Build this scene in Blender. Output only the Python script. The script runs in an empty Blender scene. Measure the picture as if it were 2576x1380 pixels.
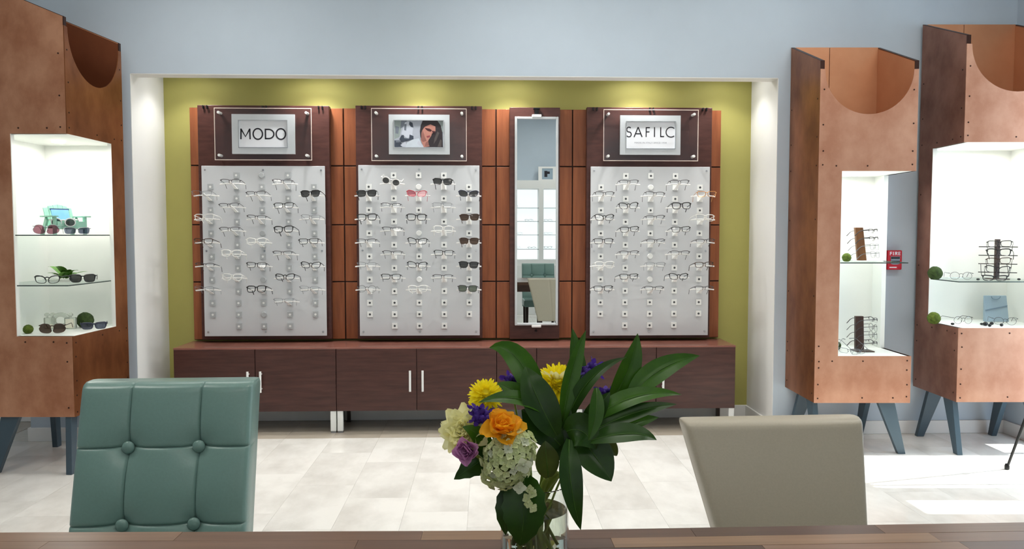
import bpy, math, random
from mathutils import Vector, Matrix, Euler
random.seed(11)
C = bpy.context.scene
COL = C.collection
PI = math.pi
# ------------------------------------------------------------------ camera, world, sun, exposure
FPX, CX, CY, HCAM = 1932.0, 1288.0, 690.0, 1.30
PSI = math.atan(66.0 / FPX)
TH = math.atan(100.0 / FPX)
cam = bpy.data.cameras.new('camera'); cam.sensor_width = 36.0; cam.lens = FPX / 2576.0 * 36.0
cam.clip_start = 0.05
co = bpy.data.objects.new('camera', cam); COL.objects.link(co)
co.location = (0, 0, HCAM); co.rotation_euler = (PI / 2 - TH, 0, -PSI)
C.camera = co
w = bpy.data.worlds.new('world'); C.world = w; w.use_nodes = True
bg = w.node_tree.nodes['Background']; bg.inputs[0].default_value = (0.72, 0.85, 1.0, 1); bg.inputs[1].default_value = 6.0
sun = bpy.data.lights.new('sun', 'SUN'); sun.energy = 15; sun.color = (1, 0.96, 0.88); sun.angle = 0.009
so = bpy.data.objects.new('sun', sun); COL.objects.link(so)
EL = math.radians(50)
so.rotation_euler = Vector((-math.cos(PSI) * math.cos(EL), math.sin(PSI) * math.cos(EL), -math.sin(EL))).to_track_quat('-Z', 'Y').to_euler()
so.location = (6, 4, 6)
CEIL_Z = 3.4
ADDED_CEILING_LIGHTS = [(-2.3, 1.8, 20), (-1.6, 4.1, 8), (0.2, 1.6, 13), (0.3, 4.1, 9), (2.6, 2.6, 22), (1.7, 4.1, 3), (-0.8, -1.2, 12), (1.4, -1.2, 12)]  # unseen lamps, added to brighten the floor, towers and room
for i, (lx, ly, e) in enumerate(ADDED_CEILING_LIGHTS):
    a = bpy.data.lights.new('added_ceiling_lamp', 'AREA'); a.shape = 'RECTANGLE'; a.size = 1.1; a.size_y = 0.5; a.energy = e; a.color = (1.0, 0.97, 0.92)
    if ly > 4: a.spread = math.radians(115)
    ao = bpy.data.objects.new('added_ceiling_lamp', a); COL.objects.link(ao); ao.location = (lx, ly, CEIL_Z - 0.06)
C.view_settings.view_transform = 'Standard'; C.view_settings.look = 'None'; C.view_settings.gamma = 1.0
C.view_settings.use_curve_mapping = False
C.view_settings.exposure = 0.0

# ------------------------------------------------------------------ geometry helpers
def rayd(px, py):
    v = Vector(((px - CX) / FPX, -(py - CY) / FPX, -1.0))
    return co.rotation_euler.to_matrix() @ v
def onY(px, py, Y):
    d = rayd(px, py); t = Y / d.y
    return Vector((d.x * t, Y, HCAM + d.z * t))
def onZ(px, py, Z):
    d = rayd(px, py); t = (Z - HCAM) / d.z
    return Vector((d.x * t, d.y * t, Z))

class MB:
    def __init__(s): s.v = []; s.f = []; s.m = []; s.mi = 0
    def add(s, vs, fs):
        o = len(s.v); s.v += [tuple(p) for p in vs]
        for f in fs: s.f.append(tuple(i + o for i in f)); s.m.append(s.mi)
        return s
    def box(s, x0, x1, y0, y1, z0, z1):
        return s.add([(x, y, z) for z in (z0, z1) for y in (y0, y1) for x in (x0, x1)],
                     [(0, 2, 3, 1), (4, 5, 7, 6), (0, 1, 5, 4), (2, 6, 7, 3), (0, 4, 6, 2), (1, 3, 7, 5)])
    def hexa(s, bot, top):
        return s.add(list(bot) + list(top), [(3, 2, 1, 0), (4, 5, 6, 7), (0, 1, 5, 4), (1, 2, 6, 5), (2, 3, 7, 6), (3, 0, 4, 7)])
    def prism(s, pts, a, b, axis='y'):
        n = len(pts)
        def P(p, t):
            return {'y': (p[0], t, p[1]), 'x': (t, p[0], p[1]), 'z': (p[0], p[1], t)}[axis]
        ar = sum(pts[i][0] * pts[(i + 1) % n][1] - pts[(i + 1) % n][0] * pts[i][1] for i in range(n))
        fl = ar < 0
        if axis == 'y': fl = not fl
        vs = [P(p, a) for p in pts] + [P(p, b) for p in pts]
        lo, hi = tuple(range(n)), tuple(range(n, 2 * n))
        fs = [lo[::-1], hi] + [(i, (i + 1) % n, n + (i + 1) % n, n + i) for i in range(n)]
        if fl: fs = [f[::-1] for f in fs]
        return s.add(vs, fs)
    def tube(s, pts, r, seg=8, closed=False, caps=True, flat=1.0):
        pts = [Vector(p) for p in pts]; n = len(pts)
        rs = r if isinstance(r, (list, tuple)) else [r] * n
        vs = []; up = None
        for i in range(n):
            if closed: t = pts[(i + 1) % n] - pts[i - 1]
            else: t = pts[min(i + 1, n - 1)] - pts[max(i - 1, 0)]
            t.normalize()
            if up is None:
                up = Vector((0, 0, 1)) if abs(t.z) < 0.9 else Vector((0, 1, 0))
            u = (up - t * up.dot(t)); u.normalize(); up = u; b = t.cross(u)
            for k in range(seg):
                a = 2 * PI * k / seg
                vs.append(pts[i] + (u * math.cos(a) + b * math.sin(a) * flat) * rs[i])
        fs = []
        for i in range(n if closed else n - 1):
            j = (i + 1) % n
            for k in range(seg):
                l = (k + 1) % seg
                fs.append((i * seg + k, i * seg + l, j * seg + l, j * seg + k))
        if not closed and caps:
            fs.append(tuple(range(seg))[::-1]); fs.append(tuple((n - 1) * seg + k for k in range(seg)))
        return s.add(vs, fs)
    def lathe(s, prof, c=(0, 0, 0), seg=24, axis='z'):
        vs = []
        for (r, z) in prof:
            for k in range(seg):
                a = 2 * PI * k / seg; x, y = r * math.cos(a), r * math.sin(a)
                p = {'z': (x, y, z), 'y': (x, -z, y), 'x': (z, x, y)}[axis]
                vs.append((p[0] + c[0], p[1] + c[1], p[2] + c[2]))
        fs = []
        for i in range(len(prof) - 1):
            for k in range(seg):
                l = (k + 1) % seg; fs.append((i * seg + k, i * seg + l, (i + 1) * seg + l, (i + 1) * seg + k))
        if prof[0][0] > 1e-6: fs.append(tuple(range(seg))[::-1])
        if prof[-1][0] > 1e-6: fs.append(tuple((len(prof) - 1) * seg + k for k in range(seg)))
        return s.add(vs, fs)
    def ball(s, c, r, seg=12, rings=8, sq=(1, 1, 1)):
        vs = [(c[0], c[1], c[2] - r * sq[2])]; fs = []
        for i in range(1, rings):
            p = PI * i / rings - PI / 2
            for k in range(seg):
                a = 2 * PI * k / seg
                vs.append((c[0] + r * sq[0] * math.cos(p) * math.cos(a), c[1] + r * sq[1] * math.cos(p) * math.sin(a), c[2] + r * sq[2] * math.sin(p)))
        vs.append((c[0], c[1], c[2] + r * sq[2]))
        for k in range(seg): fs.append((0, 1 + (k + 1) % seg, 1 + k))
        for i in range(rings - 2):
            for k in range(seg):
                l = (k + 1) % seg; o = 1 + i * seg
                fs.append((o + k, o + l, o + seg + l, o + seg + k))
        o = 1 + (rings - 2) * seg; t = len(vs) - 1
        for k in range(seg): fs.append((o + k, o + (k + 1) % seg, t))
        return s.add(vs, fs)
    def grid(s, rows, closed=False):
        n = len(rows[0]); vs = [p for r in rows for p in r]; fs = []
        for i in range(len(rows) - 1):
            for k in range(n - 1): fs.append((i * n + k, i * n + k + 1, (i + 1) * n + k + 1, (i + 1) * n + k))
        return s.add(vs, fs)
    def shift(s, d):
        s.v = [(p[0] + d[0], p[1] + d[1], p[2] + d[2]) for p in s.v]; return s
    def xform(s, M):
        s.v = [tuple(M @ Vector(p)) for p in s.v]; return s
    def mesh(s, name, mats, smooth=False):
        me = bpy.data.meshes.new(name); me.from_pydata(s.v, [], s.f)
        for m in (mats if isinstance(mats, (list, tuple)) else [mats]): me.materials.append(m)
        if any(s.m): me.polygons.foreach_set('material_index', s.m)
        if smooth:
            me.polygons.foreach_set('use_smooth', [True] * len(me.polygons))
            if smooth != 'all':
                try: me.set_sharp_from_angle(angle=math.radians(smooth if smooth is not True else 40))
                except Exception: pass
        me.update()
        return me

def link(name, me, parent=None, loc=(0, 0, 0), rot=(0, 0, 0), label=None):
    o = bpy.data.objects.new(name, me); COL.objects.link(o); o.location = loc; o.rotation_euler = rot
    if parent: o.parent = parent
    if label: o['label'] = label
    return o
def part(name, mb, mats, parent, smooth=False, bevel=0, label=None, stuff=False, loc=(0, 0, 0), rot=(0, 0, 0)):
    o = link(name, mb.mesh(name, mats, smooth), parent, loc, rot, label)
    if bevel:
        b = o.modifiers.new('bevel', 'BEVEL'); b.width = bevel; b.segments = 2; b.limit_method = 'ANGLE'; b.angle_limit = 0.7
        if not smooth:
            o.data.polygons.foreach_set('use_smooth', [True] * len(o.data.polygons)); b.harden_normals = True
    if stuff: o['kind'] = 'stuff'
    return o
def tag(o, label, cat, group=None):
    o['label'] = label; o['category'] = cat
    if group: o['group'] = group
    return o
def thing(name, label, cat, loc=(0, 0, 0), rotz=0, group=None, rot=None):
    o = bpy.data.objects.new(name, None); o.empty_display_size = 0.05; COL.objects.link(o)
    o.location = loc; o.rotation_euler = rot if rot else (0, 0, rotz)
    return tag(o, label, cat, group)
def struct(name, mb, mats, smooth=False, bevel=0, parent=None):
    o = part(name, mb, mats, parent, smooth, bevel)
    if not parent: o['kind'] = 'structure'
    return o
def dup(root, loc, rot=None, label=None):
    r = root.copy(); COL.objects.link(r); r.location = loc
    if rot is not None: r.rotation_euler = rot
    if label: r['label'] = label
    for ch in list(root.children):
        c = ch.copy(); COL.objects.link(c); c.parent = r
        for g in ch.children:
            d = g.copy(); COL.objects.link(d); d.parent = c
    return r

# ------------------------------------------------------------------ materials
def lin(c):
    return tuple(((x / 255.0) / 12.92 if x / 255.0 <= 0.04045 else ((x / 255.0 + 0.055) / 1.055) ** 2.4) for x in c) + (1,)
def mat(name, rgb, rough=0.5, metal=0.0, spec=0.5, noise=None, var=0.12, stretch=(1, 1, 1), bump=0.0, rgb2=None, rnd=0.0, emit=0.0, trans=0.0, ior=1.45, coat=0.0, alpha=1.0, contrast=(0.3, 0.7), world=False, detail=6, rvar=0.0):
    m = bpy.data.materials.new(name); m.use_nodes = True; nt = m.node_tree; N = nt.nodes; L = nt.links
    b = N['Principled BSDF']; c = lin(rgb)
    b.inputs['Base Color'].default_value = c; b.inputs['Roughness'].default_value = rough; b.inputs['Metallic'].default_value = metal
    b.inputs['Specular IOR Level'].default_value = spec; b.inputs['IOR'].default_value = ior
    b.inputs['Transmission Weight'].default_value = trans; b.inputs['Coat Weight'].default_value = coat; b.inputs['Coat Roughness'].default_value = 0.15
    b.inputs['Alpha'].default_value = alpha
    if emit: b.inputs['Emission Color'].default_value = c; b.inputs['Emission Strength'].default_value = emit
    if noise:
        tc = N.new('ShaderNodeTexCoord'); mp = N.new('ShaderNodeMapping'); mp.inputs['Scale'].default_value = stretch
        if world or rnd:
            g = N.new('ShaderNodeNewGeometry'); oi = N.new('ShaderNodeObjectInfo'); va = N.new('ShaderNodeVectorMath'); va.operation = 'MULTIPLY_ADD'
            cb = N.new('ShaderNodeCombineXYZ')
            for k in range(3): L.new(oi.outputs['Random'], cb.inputs[k])
            va.inputs[1].default_value = (37, 53, 71) if rnd else (0, 0, 0); L.new(cb.outputs[0], va.inputs[0]); L.new(g.outputs['Position'] if world else tc.outputs['Object'], va.inputs[2])
            L.new(va.outputs[0], mp.inputs[0])
        else:
            L.new(tc.outputs['Object'], mp.inputs[0])
        nz = N.new('ShaderNodeTexNoise'); nz.inputs['Scale'].default_value = noise; nz.inputs['Detail'].default_value = detail; nz.inputs['Roughness'].default_value = 0.6
        L.new(mp.outputs[0], nz.inputs['Vector'])
        rp = N.new('ShaderNodeValToRGB'); rp.color_ramp.elements[0].position = contrast[0]; rp.color_ramp.elements[1].position = contrast[1]
        c2 = lin(rgb2) if rgb2 else tuple(x * (1 - 2 * var) for x in c[:3]) + (1,)
        rp.color_ramp.elements[0].color = c2; rp.color_ramp.elements[1].color = c
        L.new(nz.outputs['Fac'], rp.inputs[0]); outc = rp.outputs[0]
        if rnd:
            hv = N.new('ShaderNodeHueSaturation'); mr = N.new('ShaderNodeMapRange'); mr.inputs['To Min'].default_value = 1 - rnd; mr.inputs['To Max'].default_value = 1 + rnd
            L.new(oi.outputs['Random'], mr.inputs[0]); L.new(mr.outputs[0], hv.inputs['Value']); L.new(outc, hv.inputs['Color']); outc = hv.outputs[0]
        L.new(outc, b.inputs['Base Color'])
        if rvar:
            mr2 = N.new('ShaderNodeMapRange'); mr2.inputs['To Min'].default_value = rough + rvar; mr2.inputs['To Max'].default_value = max(0.03, rough - rvar)
            L.new(nz.outputs['Fac'], mr2.inputs[0]); L.new(mr2.outputs[0], b.inputs['Roughness'])
        if bump:
            bp = N.new('ShaderNodeBump'); bp.inputs['Strength'].default_value = bump; bp.inputs['Distance'].default_value = 0.01
            L.new(nz.outputs['Fac'], bp.inputs['Height']); L.new(bp.outputs[0], b.inputs['Normal'])
    return m
def clearmat(name, tint=(1, 1, 1), gloss=0.06, rough=0.02, solid=None, fac=0.0):
    # thin clear sheet: straight-through light plus a weak reflection, optionally a share of solid tint
    m = bpy.data.materials.new(name); m.use_nodes = True; nt = m.node_tree; N = nt.nodes; L = nt.links; N.clear()
    out = N.new('ShaderNodeOutputMaterial'); tr = N.new('ShaderNodeBsdfTransparent'); tr.inputs[0].default_value = (*tint, 1)
    gl = N.new('ShaderNodeBsdfGlossy'); gl.inputs['Roughness'].default_value = rough
    mx = N.new('ShaderNodeMixShader'); mx.inputs[0].default_value = gloss; L.new(tr.outputs[0], mx.inputs[1]); L.new(gl.outputs[0], mx.inputs[2]); last = mx
    if solid:
        df = N.new('ShaderNodeBsdfDiffuse'); df.inputs[0].default_value = lin(solid)
        m2 = N.new('ShaderNodeMixShader'); m2.inputs[0].default_value = fac; L.new(mx.outputs[0], m2.inputs[1]); L.new(df.outputs[0], m2.inputs[2]); last = m2
    L.new(last.outputs[0], out.inputs[0])
    return m

M = {}
M['wall'] = mat('wall_paint_blue_grey', (187, 200, 212), 0.75, noise=6, var=0.015, bump=0.02)
M['white'] = mat('white_paint', (236, 236, 234), 0.55, noise=5, var=0.01)
M['green'] = mat('olive_green_paint', (170, 164, 92), 0.7, noise=5, var=0.02)
M['ceil'] = mat('ceiling_white', (228, 230, 230), 0.8, noise=8, var=0.02)
M['tile'] = mat('marble_tile', (238, 236, 230), 0.16, spec=0.5, noise=2.2, rgb2=(215, 212, 205), stretch=(1.6, 1.0, 1), contrast=(0.34, 0.60), rnd=0.02, world=True, detail=9)
M['tileshade'] = mat('shaded_tile', (186, 176, 162), 0.2, noise=1.6, rgb2=(160, 150, 138), stretch=(1.0, 2.2, 1), contrast=(0.28, 0.62), rnd=0.03, world=True, detail=9)  # niche and passage floor tile, its shade painted as a darker tone
M['grout'] = mat('grout', (224, 221, 213), 0.8, noise=30, var=0.05)
M['cherry'] = mat('cherry_wood', (158, 94, 58), 0.38, noise=3, rgb2=(122, 66, 38), stretch=(9, 9, 0.8), contrast=(0.3, 0.75), rnd=0.05)
M['walnut'] = mat('dark_walnut', (84, 52, 46), 0.34, noise=4, rgb2=(60, 34, 29), stretch=(1.0, 8, 10), contrast=(0.3, 0.7))
M['walnutv'] = mat('dark_walnut_upright', (88, 54, 48), 0.36, noise=4, rgb2=(68, 39, 34), stretch=(2, 8, 9), contrast=(0.3, 0.7))
M['counter'] = mat('counter_walnut', (146, 98, 86), 0.25, noise=4, rgb2=(122, 78, 68), stretch=(1, 8, 8))
M['gap'] = mat('panel_backing', (42, 20, 14), 0.7, noise=9, var=0.1)
M['board'] = mat('frosted_board', (206, 209, 212), 0.3, noise=4, var=0.01)
M['acryl'] = clearmat('clear_acrylic', (0.97, 0.97, 0.97), 0.07)
M['acryledge'] = mat('acrylic_edge_glow', (240, 224, 212), 0.25, noise=9, var=0.03)  # edge glow of the clear plates painted as a pale solid colour
M['peg'] = mat('white_peg', (238, 240, 238), 0.3, noise=9, var=0.01)
M['pegshade'] = mat('shaded_peg', (176, 180, 182), 0.3, noise=9, var=0.02)  # same pegs as the white ones, shade put into the colour
M['hole'] = mat('peg_hole', (72, 76, 78), 0.6, noise=9, var=0.05)
M['rod'] = clearmat('clear_rest', (1, 1, 1), 0.1, 0.1, (252, 252, 250), 0.8)
M['steel'] = mat('brushed_steel', (214, 216, 218), 0.25, 0.9, noise=20, var=0.04)
M['silver'] = mat('silver_frame', (206, 211, 214), 0.35, 0.35, noise=14, var=0.03)
M['card'] = mat('white_card', (228, 231, 236), 0.5, noise=9, var=0.01)
M['ink'] = mat('black_ink', (34, 34, 42), 0.6, noise=9, var=0.05)
M['inkgrey'] = mat('grey_ink', (140, 142, 150), 0.6, noise=9, var=0.05)
M['black'] = mat('black_plastic', (20, 20, 22), 0.35, noise=9, var=0.1)
M['mirror'] = mat('mirror_glass', (238, 244, 244), 0.0, 1.0, noise=2, var=0.002)
M['copper'] = mat('copper_sheet', (180, 124, 94), 0.42, 0.55, noise=4.5, rgb2=(148, 94, 68), stretch=(1, 1, 0.8), contrast=(0.36, 0.64), bump=0.03, rvar=0.08, rnd=0.03)
M['copperpale'] = mat('pale_copper_sheet', (198, 150, 124), 0.45, 0.45, noise=4.5, rgb2=(172, 120, 94), stretch=(1, 1, 0.8), contrast=(0.36, 0.64), bump=0.03, rvar=0.08)
M['copperrich'] = mat('brown_shade_copper_sheet', (158, 100, 62), 0.38, 0.6, noise=4.5, rgb2=(118, 68, 40), stretch=(1, 1, 0.6), contrast=(0.36, 0.64), bump=0.03, rvar=0.08)  # brown copper; on the shorter tower's side it paints in shade
M['copperin'] = mat('copper_inside', (204, 148, 110), 0.45, 0.4, noise=2.2, rgb2=(184, 124, 88), contrast=(0.3, 0.7))
M['copperlit'] = mat('lit_copper_sheet', (204, 150, 118), 0.42, 0.5, noise=4.5, rgb2=(168, 112, 82), stretch=(1, 1, 0.8), contrast=(0.36, 0.64), bump=0.03, rvar=0.08)  # side sheet by the green chair, extra light put into the colour
M['coppershade'] = mat('shaded_copper_sheet', (156, 112, 94), 0.42, 0.5, noise=4.5, rgb2=(124, 82, 66), stretch=(1, 1, 0.8), contrast=(0.36, 0.64), bump=0.03, rvar=0.08)  # corner tower's side sheet, darkened in colour to stand for shade
M['copperinshade'] = mat('shaded_copper_inside', (126, 72, 44), 0.45, 0.5, noise=2.2, rgb2=(104, 56, 34), contrast=(0.3, 0.7))  # inside copper darkened in colour, standing for the shade in there
M['screw'] = mat('dark_screw', (60, 34, 26), 0.4, 0.6, noise=9, var=0.1)
M['legblue'] = mat('slate_blue_leg', (62, 80, 92), 0.4, noise=8, var=0.04)
M['casewhite'] = mat('display_white', (240, 241, 236), 0.5, noise=6, var=0.01)
M['shelfglass'] = clearmat('shelf_glass', (0.93, 0.96, 0.95), 0.10)
M['shelfedge'] = mat('shelf_glass_edge', (62, 74, 70), 0.15, noise=9, var=0.05)
M['windowglass'] = clearmat('window_glass', (0.96, 0.98, 0.98), 0.05)
M['alu'] = mat('aluminium_frame', (150, 154, 158), 0.35, 0.8, noise=12, var=0.03)
M['teal'] = mat('teal_leather', (112, 142, 135), 0.30, noise=160, var=0.03, bump=0.02, detail=2)
M['cream'] = mat('cream_leather', (176, 168, 150), 0.42, noise=180, var=0.03, bump=0.02, detail=2)
M['legdark'] = mat('espresso_leg', (48, 32, 26), 0.35, noise=6, var=0.15, stretch=(8, 8, 1))
STAVES = [(122, 92, 74), (104, 76, 60), (88, 64, 52), (148, 116, 90), (114, 88, 72), (98, 73, 60), (134, 104, 84)]
M['stave'] = [mat('walnut_stave', c, 0.33, noise=5, var=0.14, stretch=(0.8, 14, 8), rnd=0.06, contrast=(0.3, 0.7)) for c in STAVES]
M['apron'] = mat('table_apron', (74, 52, 44), 0.4, noise=4, var=0.15, stretch=(1, 8, 8))
M['leaf'] = mat('leaf_green', (62, 104, 20), 0.34, spec=0.4, noise=18, rgb2=(40, 80, 14), stretch=(1, 1, 1), rnd=0.12)
M['leafpale'] = mat('leaf_pale', (112, 158, 66), 0.4, noise=18, rgb2=(78, 126, 40), rnd=0.1)
M['leafdark'] = mat('leaf_dark', (40, 76, 12), 0.36, spec=0.4, noise=18, rgb2=(24, 54, 8), rnd=0.1)
M['leafrib'] = mat('leaf_midrib', (66, 104, 30), 0.45, noise=18, rgb2=(48, 82, 20))
M['leafolive'] = mat('leaf_olive', (74, 88, 30), 0.4, noise=18, rgb2=(48, 62, 22), rnd=0.1)
M['stem'] = mat('flower_stem', (148, 164, 70), 0.4, noise=20, rgb2=(112, 134, 48), stretch=(1, 1, 0.3))
M['yellow'] = mat('yellow_petal', (255, 248, 60), 0.55, noise=40, rgb2=(254, 234, 24))
M['orange'] = mat('orange_petal', (255, 200, 52), 0.5, noise=30, rgb2=(252, 178, 28))
M['paley'] = mat('pale_yellow_petal', (252, 250, 206), 0.6, noise=30, rgb2=(244, 240, 172))
M['ivory'] = mat('ivory_petal', (232, 228, 206), 0.6, noise=30, var=0.05)
M['lilac'] = mat('lilac_petal', (222, 168, 212), 0.5, noise=40, rgb2=(198, 132, 190))
M['purple'] = mat('violet_petal', (92, 56, 170), 0.6, noise=50, rgb2=(62, 36, 128))
M['hyd'] = mat('hydrangea_green', (236, 242, 202), 0.6, noise=60, rgb2=(214, 226, 160), rnd=0.1)
M['hydw'] = mat('hydrangea_white', (226, 232, 208), 0.6, noise=60, var=0.05)
M['glass'] = mat('vase_glass', (246, 250, 248), 0.0, trans=1.0, ior=1.45)
M['water'] = mat('vase_water', (238, 244, 232), 0.0, trans=1.0, ior=1.33)
M['moss'] = mat('moss', (104, 122, 40), 0.9, noise=60, rgb2=(58, 76, 20), bump=0.6)
M['mossdark'] = mat('dark_moss', (62, 84, 34), 0.9, noise=60, rgb2=(32, 48, 18), bump=0.6)
M['mint'] = mat('mint_paint', (158, 206, 184), 0.5, noise=20, rgb2=(136, 188, 166))
M['screen'] = mat('blue_picture', (150, 200, 246), 0.4, noise=3, rgb2=(96, 160, 230))
M['navy'] = mat('navy_trim', (34, 62, 110), 0.4, noise=9, var=0.05)
M['clearblock'] = mat('clear_block_glass', (236, 240, 232), 0.05, trans=0.75, ior=1.45, noise=9, var=0.01)
M['paper'] = mat('cream_paper', (236, 232, 214), 0.6, noise=9, var=0.02)
M['standwood'] = mat('stand_wood', (128, 84, 44), 0.45, noise=6, rgb2=(92, 56, 28), stretch=(6, 6, 1))
M['standdark'] = mat('dark_stand_wood', (72, 48, 38), 0.4, noise=6, rgb2=(48, 30, 24), stretch=(6, 6, 1))
M['bag'] = mat('grey_blue_card', (152, 172, 186), 0.55, noise=8, var=0.02)
M['bagline'] = mat('grey_blue_fold', (112, 132, 148), 0.55, noise=8, var=0.02)
M['pebble'] = mat('black_pebble', (24, 26, 28), 0.25, noise=12, var=0.2)
M['red'] = mat('alarm_red', (186, 24, 42), 0.3, noise=9, var=0.03)
M['lampon'] = mat('lamp_lens', (255, 250, 240), 0.4, noise=5, var=0.01, emit=2.5)
M['backlit'] = mat('backlit_panel', (250, 252, 255), 0.5, noise=5, var=0.01, emit=0.75)

def thin_plant(names, fac):
    # petals and leaves let part of the light through
    for n in names:
        nt = M[n].node_tree; b = nt.nodes['Principled BSDF']; out = next(x for x in nt.nodes if x.type == 'OUTPUT_MATERIAL')
        tl = nt.nodes.new('ShaderNodeBsdfTranslucent'); mx = nt.nodes.new('ShaderNodeMixShader'); mx.inputs[0].default_value = fac
        src = b.inputs['Base Color'].links[0].from_socket
        nt.links.new(src, tl.inputs[0]); nt.links.new(b.outputs[0], mx.inputs[1]); nt.links.new(tl.outputs[0], mx.inputs[2]); nt.links.new(mx.outputs[0], out.inputs[0])
thin_plant(['yellow', 'orange', 'paley', 'ivory', 'lilac', 'hyd', 'hydw', 'purple'], 0.45)
thin_plant(['leaf', 'leafolive'], 0.22)
thin_plant(['leafdark'], 0.10)
# ------------------------------------------------------------------ the room
WY, BY = 4.89, 5.38            # front of the main wall, back of the niche
NX0, NX1, HZ = -2.20, 1.866, 2.297
RX, LX, FYW = 3.41, -5.6, -2.4
fl = struct('floor', MB().box(LX, RX, FYW, WY, -0.06, -0.004).box(NX0, NX1, WY, BY, -0.06, -0.004).box(LX, -2.87, WY, 5.5, -0.06, -0.004), M['grout'])
TW, TL, G = 0.30, 0.60, 0.0004
tile_mesh = {}
rest = MB()
def tile(x, y0, y1):
    if y1 - y0 < 0.02: return
    if y1 < 1.3 or x + TW < -4.0:
        rest.box(x + G, min(x + TW, RX) - G, y0 + G, y1 - G, -0.0039, 0.0); return
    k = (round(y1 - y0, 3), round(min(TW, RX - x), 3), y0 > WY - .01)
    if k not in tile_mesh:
        tile_mesh[k] = MB().box(G, k[1] - G, G, k[0] - G, -0.0039, 0.0).mesh('tile', M['tileshade' if k[2] else 'tile'])
    link('tile', tile_mesh[k], fl, (x, y0, 0))
x0 = -1.285 - 15 * TW
for i in range(40):
    x = x0 + i * TW
    if x + 0.05 > RX: break
    if x < LX: continue
    y = WY - ((i * 0.2 + 0.13) % 0.6)
    if WY - y > 0.03: tile(x, y, WY)
    while y > FYW:
        tile(x, max(y - TL, FYW), y); y -= TL
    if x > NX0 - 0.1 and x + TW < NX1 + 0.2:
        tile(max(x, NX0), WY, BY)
    elif x + TW < -2.8: tile(x, WY, 5.4)
o = part('floor_tiling', rest, M['tile'], fl); o['kind'] = 'stuff'

struct('wall_back', MB().box(-2.87, NX0, WY, 5.5, 0, CEIL_Z).box(NX1, RX, WY, 5.5, 0, CEIL_Z).box(NX0, NX1, WY, WY + 0.11, HZ, CEIL_Z), M['wall'])
struct('wall_niche', MB().box(NX0, NX1, BY, BY + 0.1, 0, 2.6), M['green'])
struct('trim_1', MB().box(NX0 - 0.002, NX0 + 0.003, WY + 0.001, BY, 0, HZ - 0.003).box(NX0, NX0 + 0.003, WY + 0.11, BY, HZ - 0.003, 2.45), M['white'])
struct('trim_2', MB().box(NX1 - 0.003, NX1 + 0.002, WY + 0.001, BY, 0, HZ - 0.003).box(NX1 - 0.003, NX1, WY + 0.11, BY, HZ - 0.003, 2.45), M['white'])
struct('trim_3', MB().box(NX0 + 0.003, NX1 - 0.003, WY + 0.001, WY + 0.109, HZ - 0.004, HZ + 0.001), M['white'])
struct('ceiling_niche', MB().box(NX0, NX1, WY + 0.11, BY, 2.45, 2.5), M['white'])
struct('ceiling', MB().box(LX, RX, FYW, 5.5, CEIL_Z, CEIL_Z + 0.1), M['ceil'])
struct('wall_passage', MB().box(LX, -2.87, 5.42, 5.5, 0, CEIL_Z), M['wall'])
struct('wall_left', MB().box(LX - 0.1, LX, FYW, 5.5, 0, CEIL_Z), M['wall'])
struct('wall_front', MB().box(LX, RX, FYW - 0.1, FYW, 0, CEIL_Z), M['wall'])
# right wall with two glazed openings
WIN = [(3.75, 4.63, 0.10, 2.45), (3.38, 3.61, 0.10, 1.75)]
wr = MB()
ys = [FYW, 3.38, 3.61, 3.75, 4.63, 5.5]
for a, b in zip(ys[:-1], ys[1:]):
    hit = [q for q in WIN if abs(q[0] - a) < 1e-6]
    if hit:
        wr.box(RX, RX + 0.12, a, b, 0, hit[0][2]); wr.box(RX, RX + 0.12, a, b, hit[0][3], CEIL_Z)
    else: wr.box(RX, RX + 0.12, a, b, 0, CEIL_Z)
struct('wall_right', wr, M['wall'])
for i, (a, b, z0, z1) in enumerate(WIN):
    f = 0.025
    wf = struct('window_%d' % (i + 1), MB().box(RX + 0.03, RX + 0.09, a, a + f, z0, z1).box(RX + 0.03, RX + 0.09, b - f, b, z0, z1).box(RX + 0.03, RX + 0.09, a + f, b - f, z0, z0 + f).box(RX + 0.03, RX + 0.09, a + f, b - f, z1 - f, z1), M['alu'])
    part('pane', MB().box(RX + 0.057, RX + 0.063, a + f, b - f, z0 + f, z1 - f), M['windowglass'], wf)
BH, BT = 0.086, 0.014
struct('baseboard_right', MB().box(NX1, RX, WY - BT, WY, 0, BH).box(RX - BT, RX, FYW, WY - BT, 0, BH), M['white'], bevel=0.003)
struct('baseboard_left', MB().box(-2.87 - BT, NX0, WY - BT, WY, 0, BH).box(-2.87 - BT, -2.87, WY, 5.42, 0, BH).box(LX, -2.87 - BT, 5.42 - BT, 5.42, 0, BH), M['white'], bevel=0.003)
struct('baseboard_niche', MB().box(NX0 + 0.003, NX1 - 0.003, BY - BT, BY, 0, BH).box(NX0 + 0.003, NX0 + 0.003 + BT, WY, BY - BT, 0, BH).box(NX1 - 0.003 - BT, NX1 - 0.003, WY, BY - BT, 0, BH), M['white'], bevel=0.003)

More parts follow.
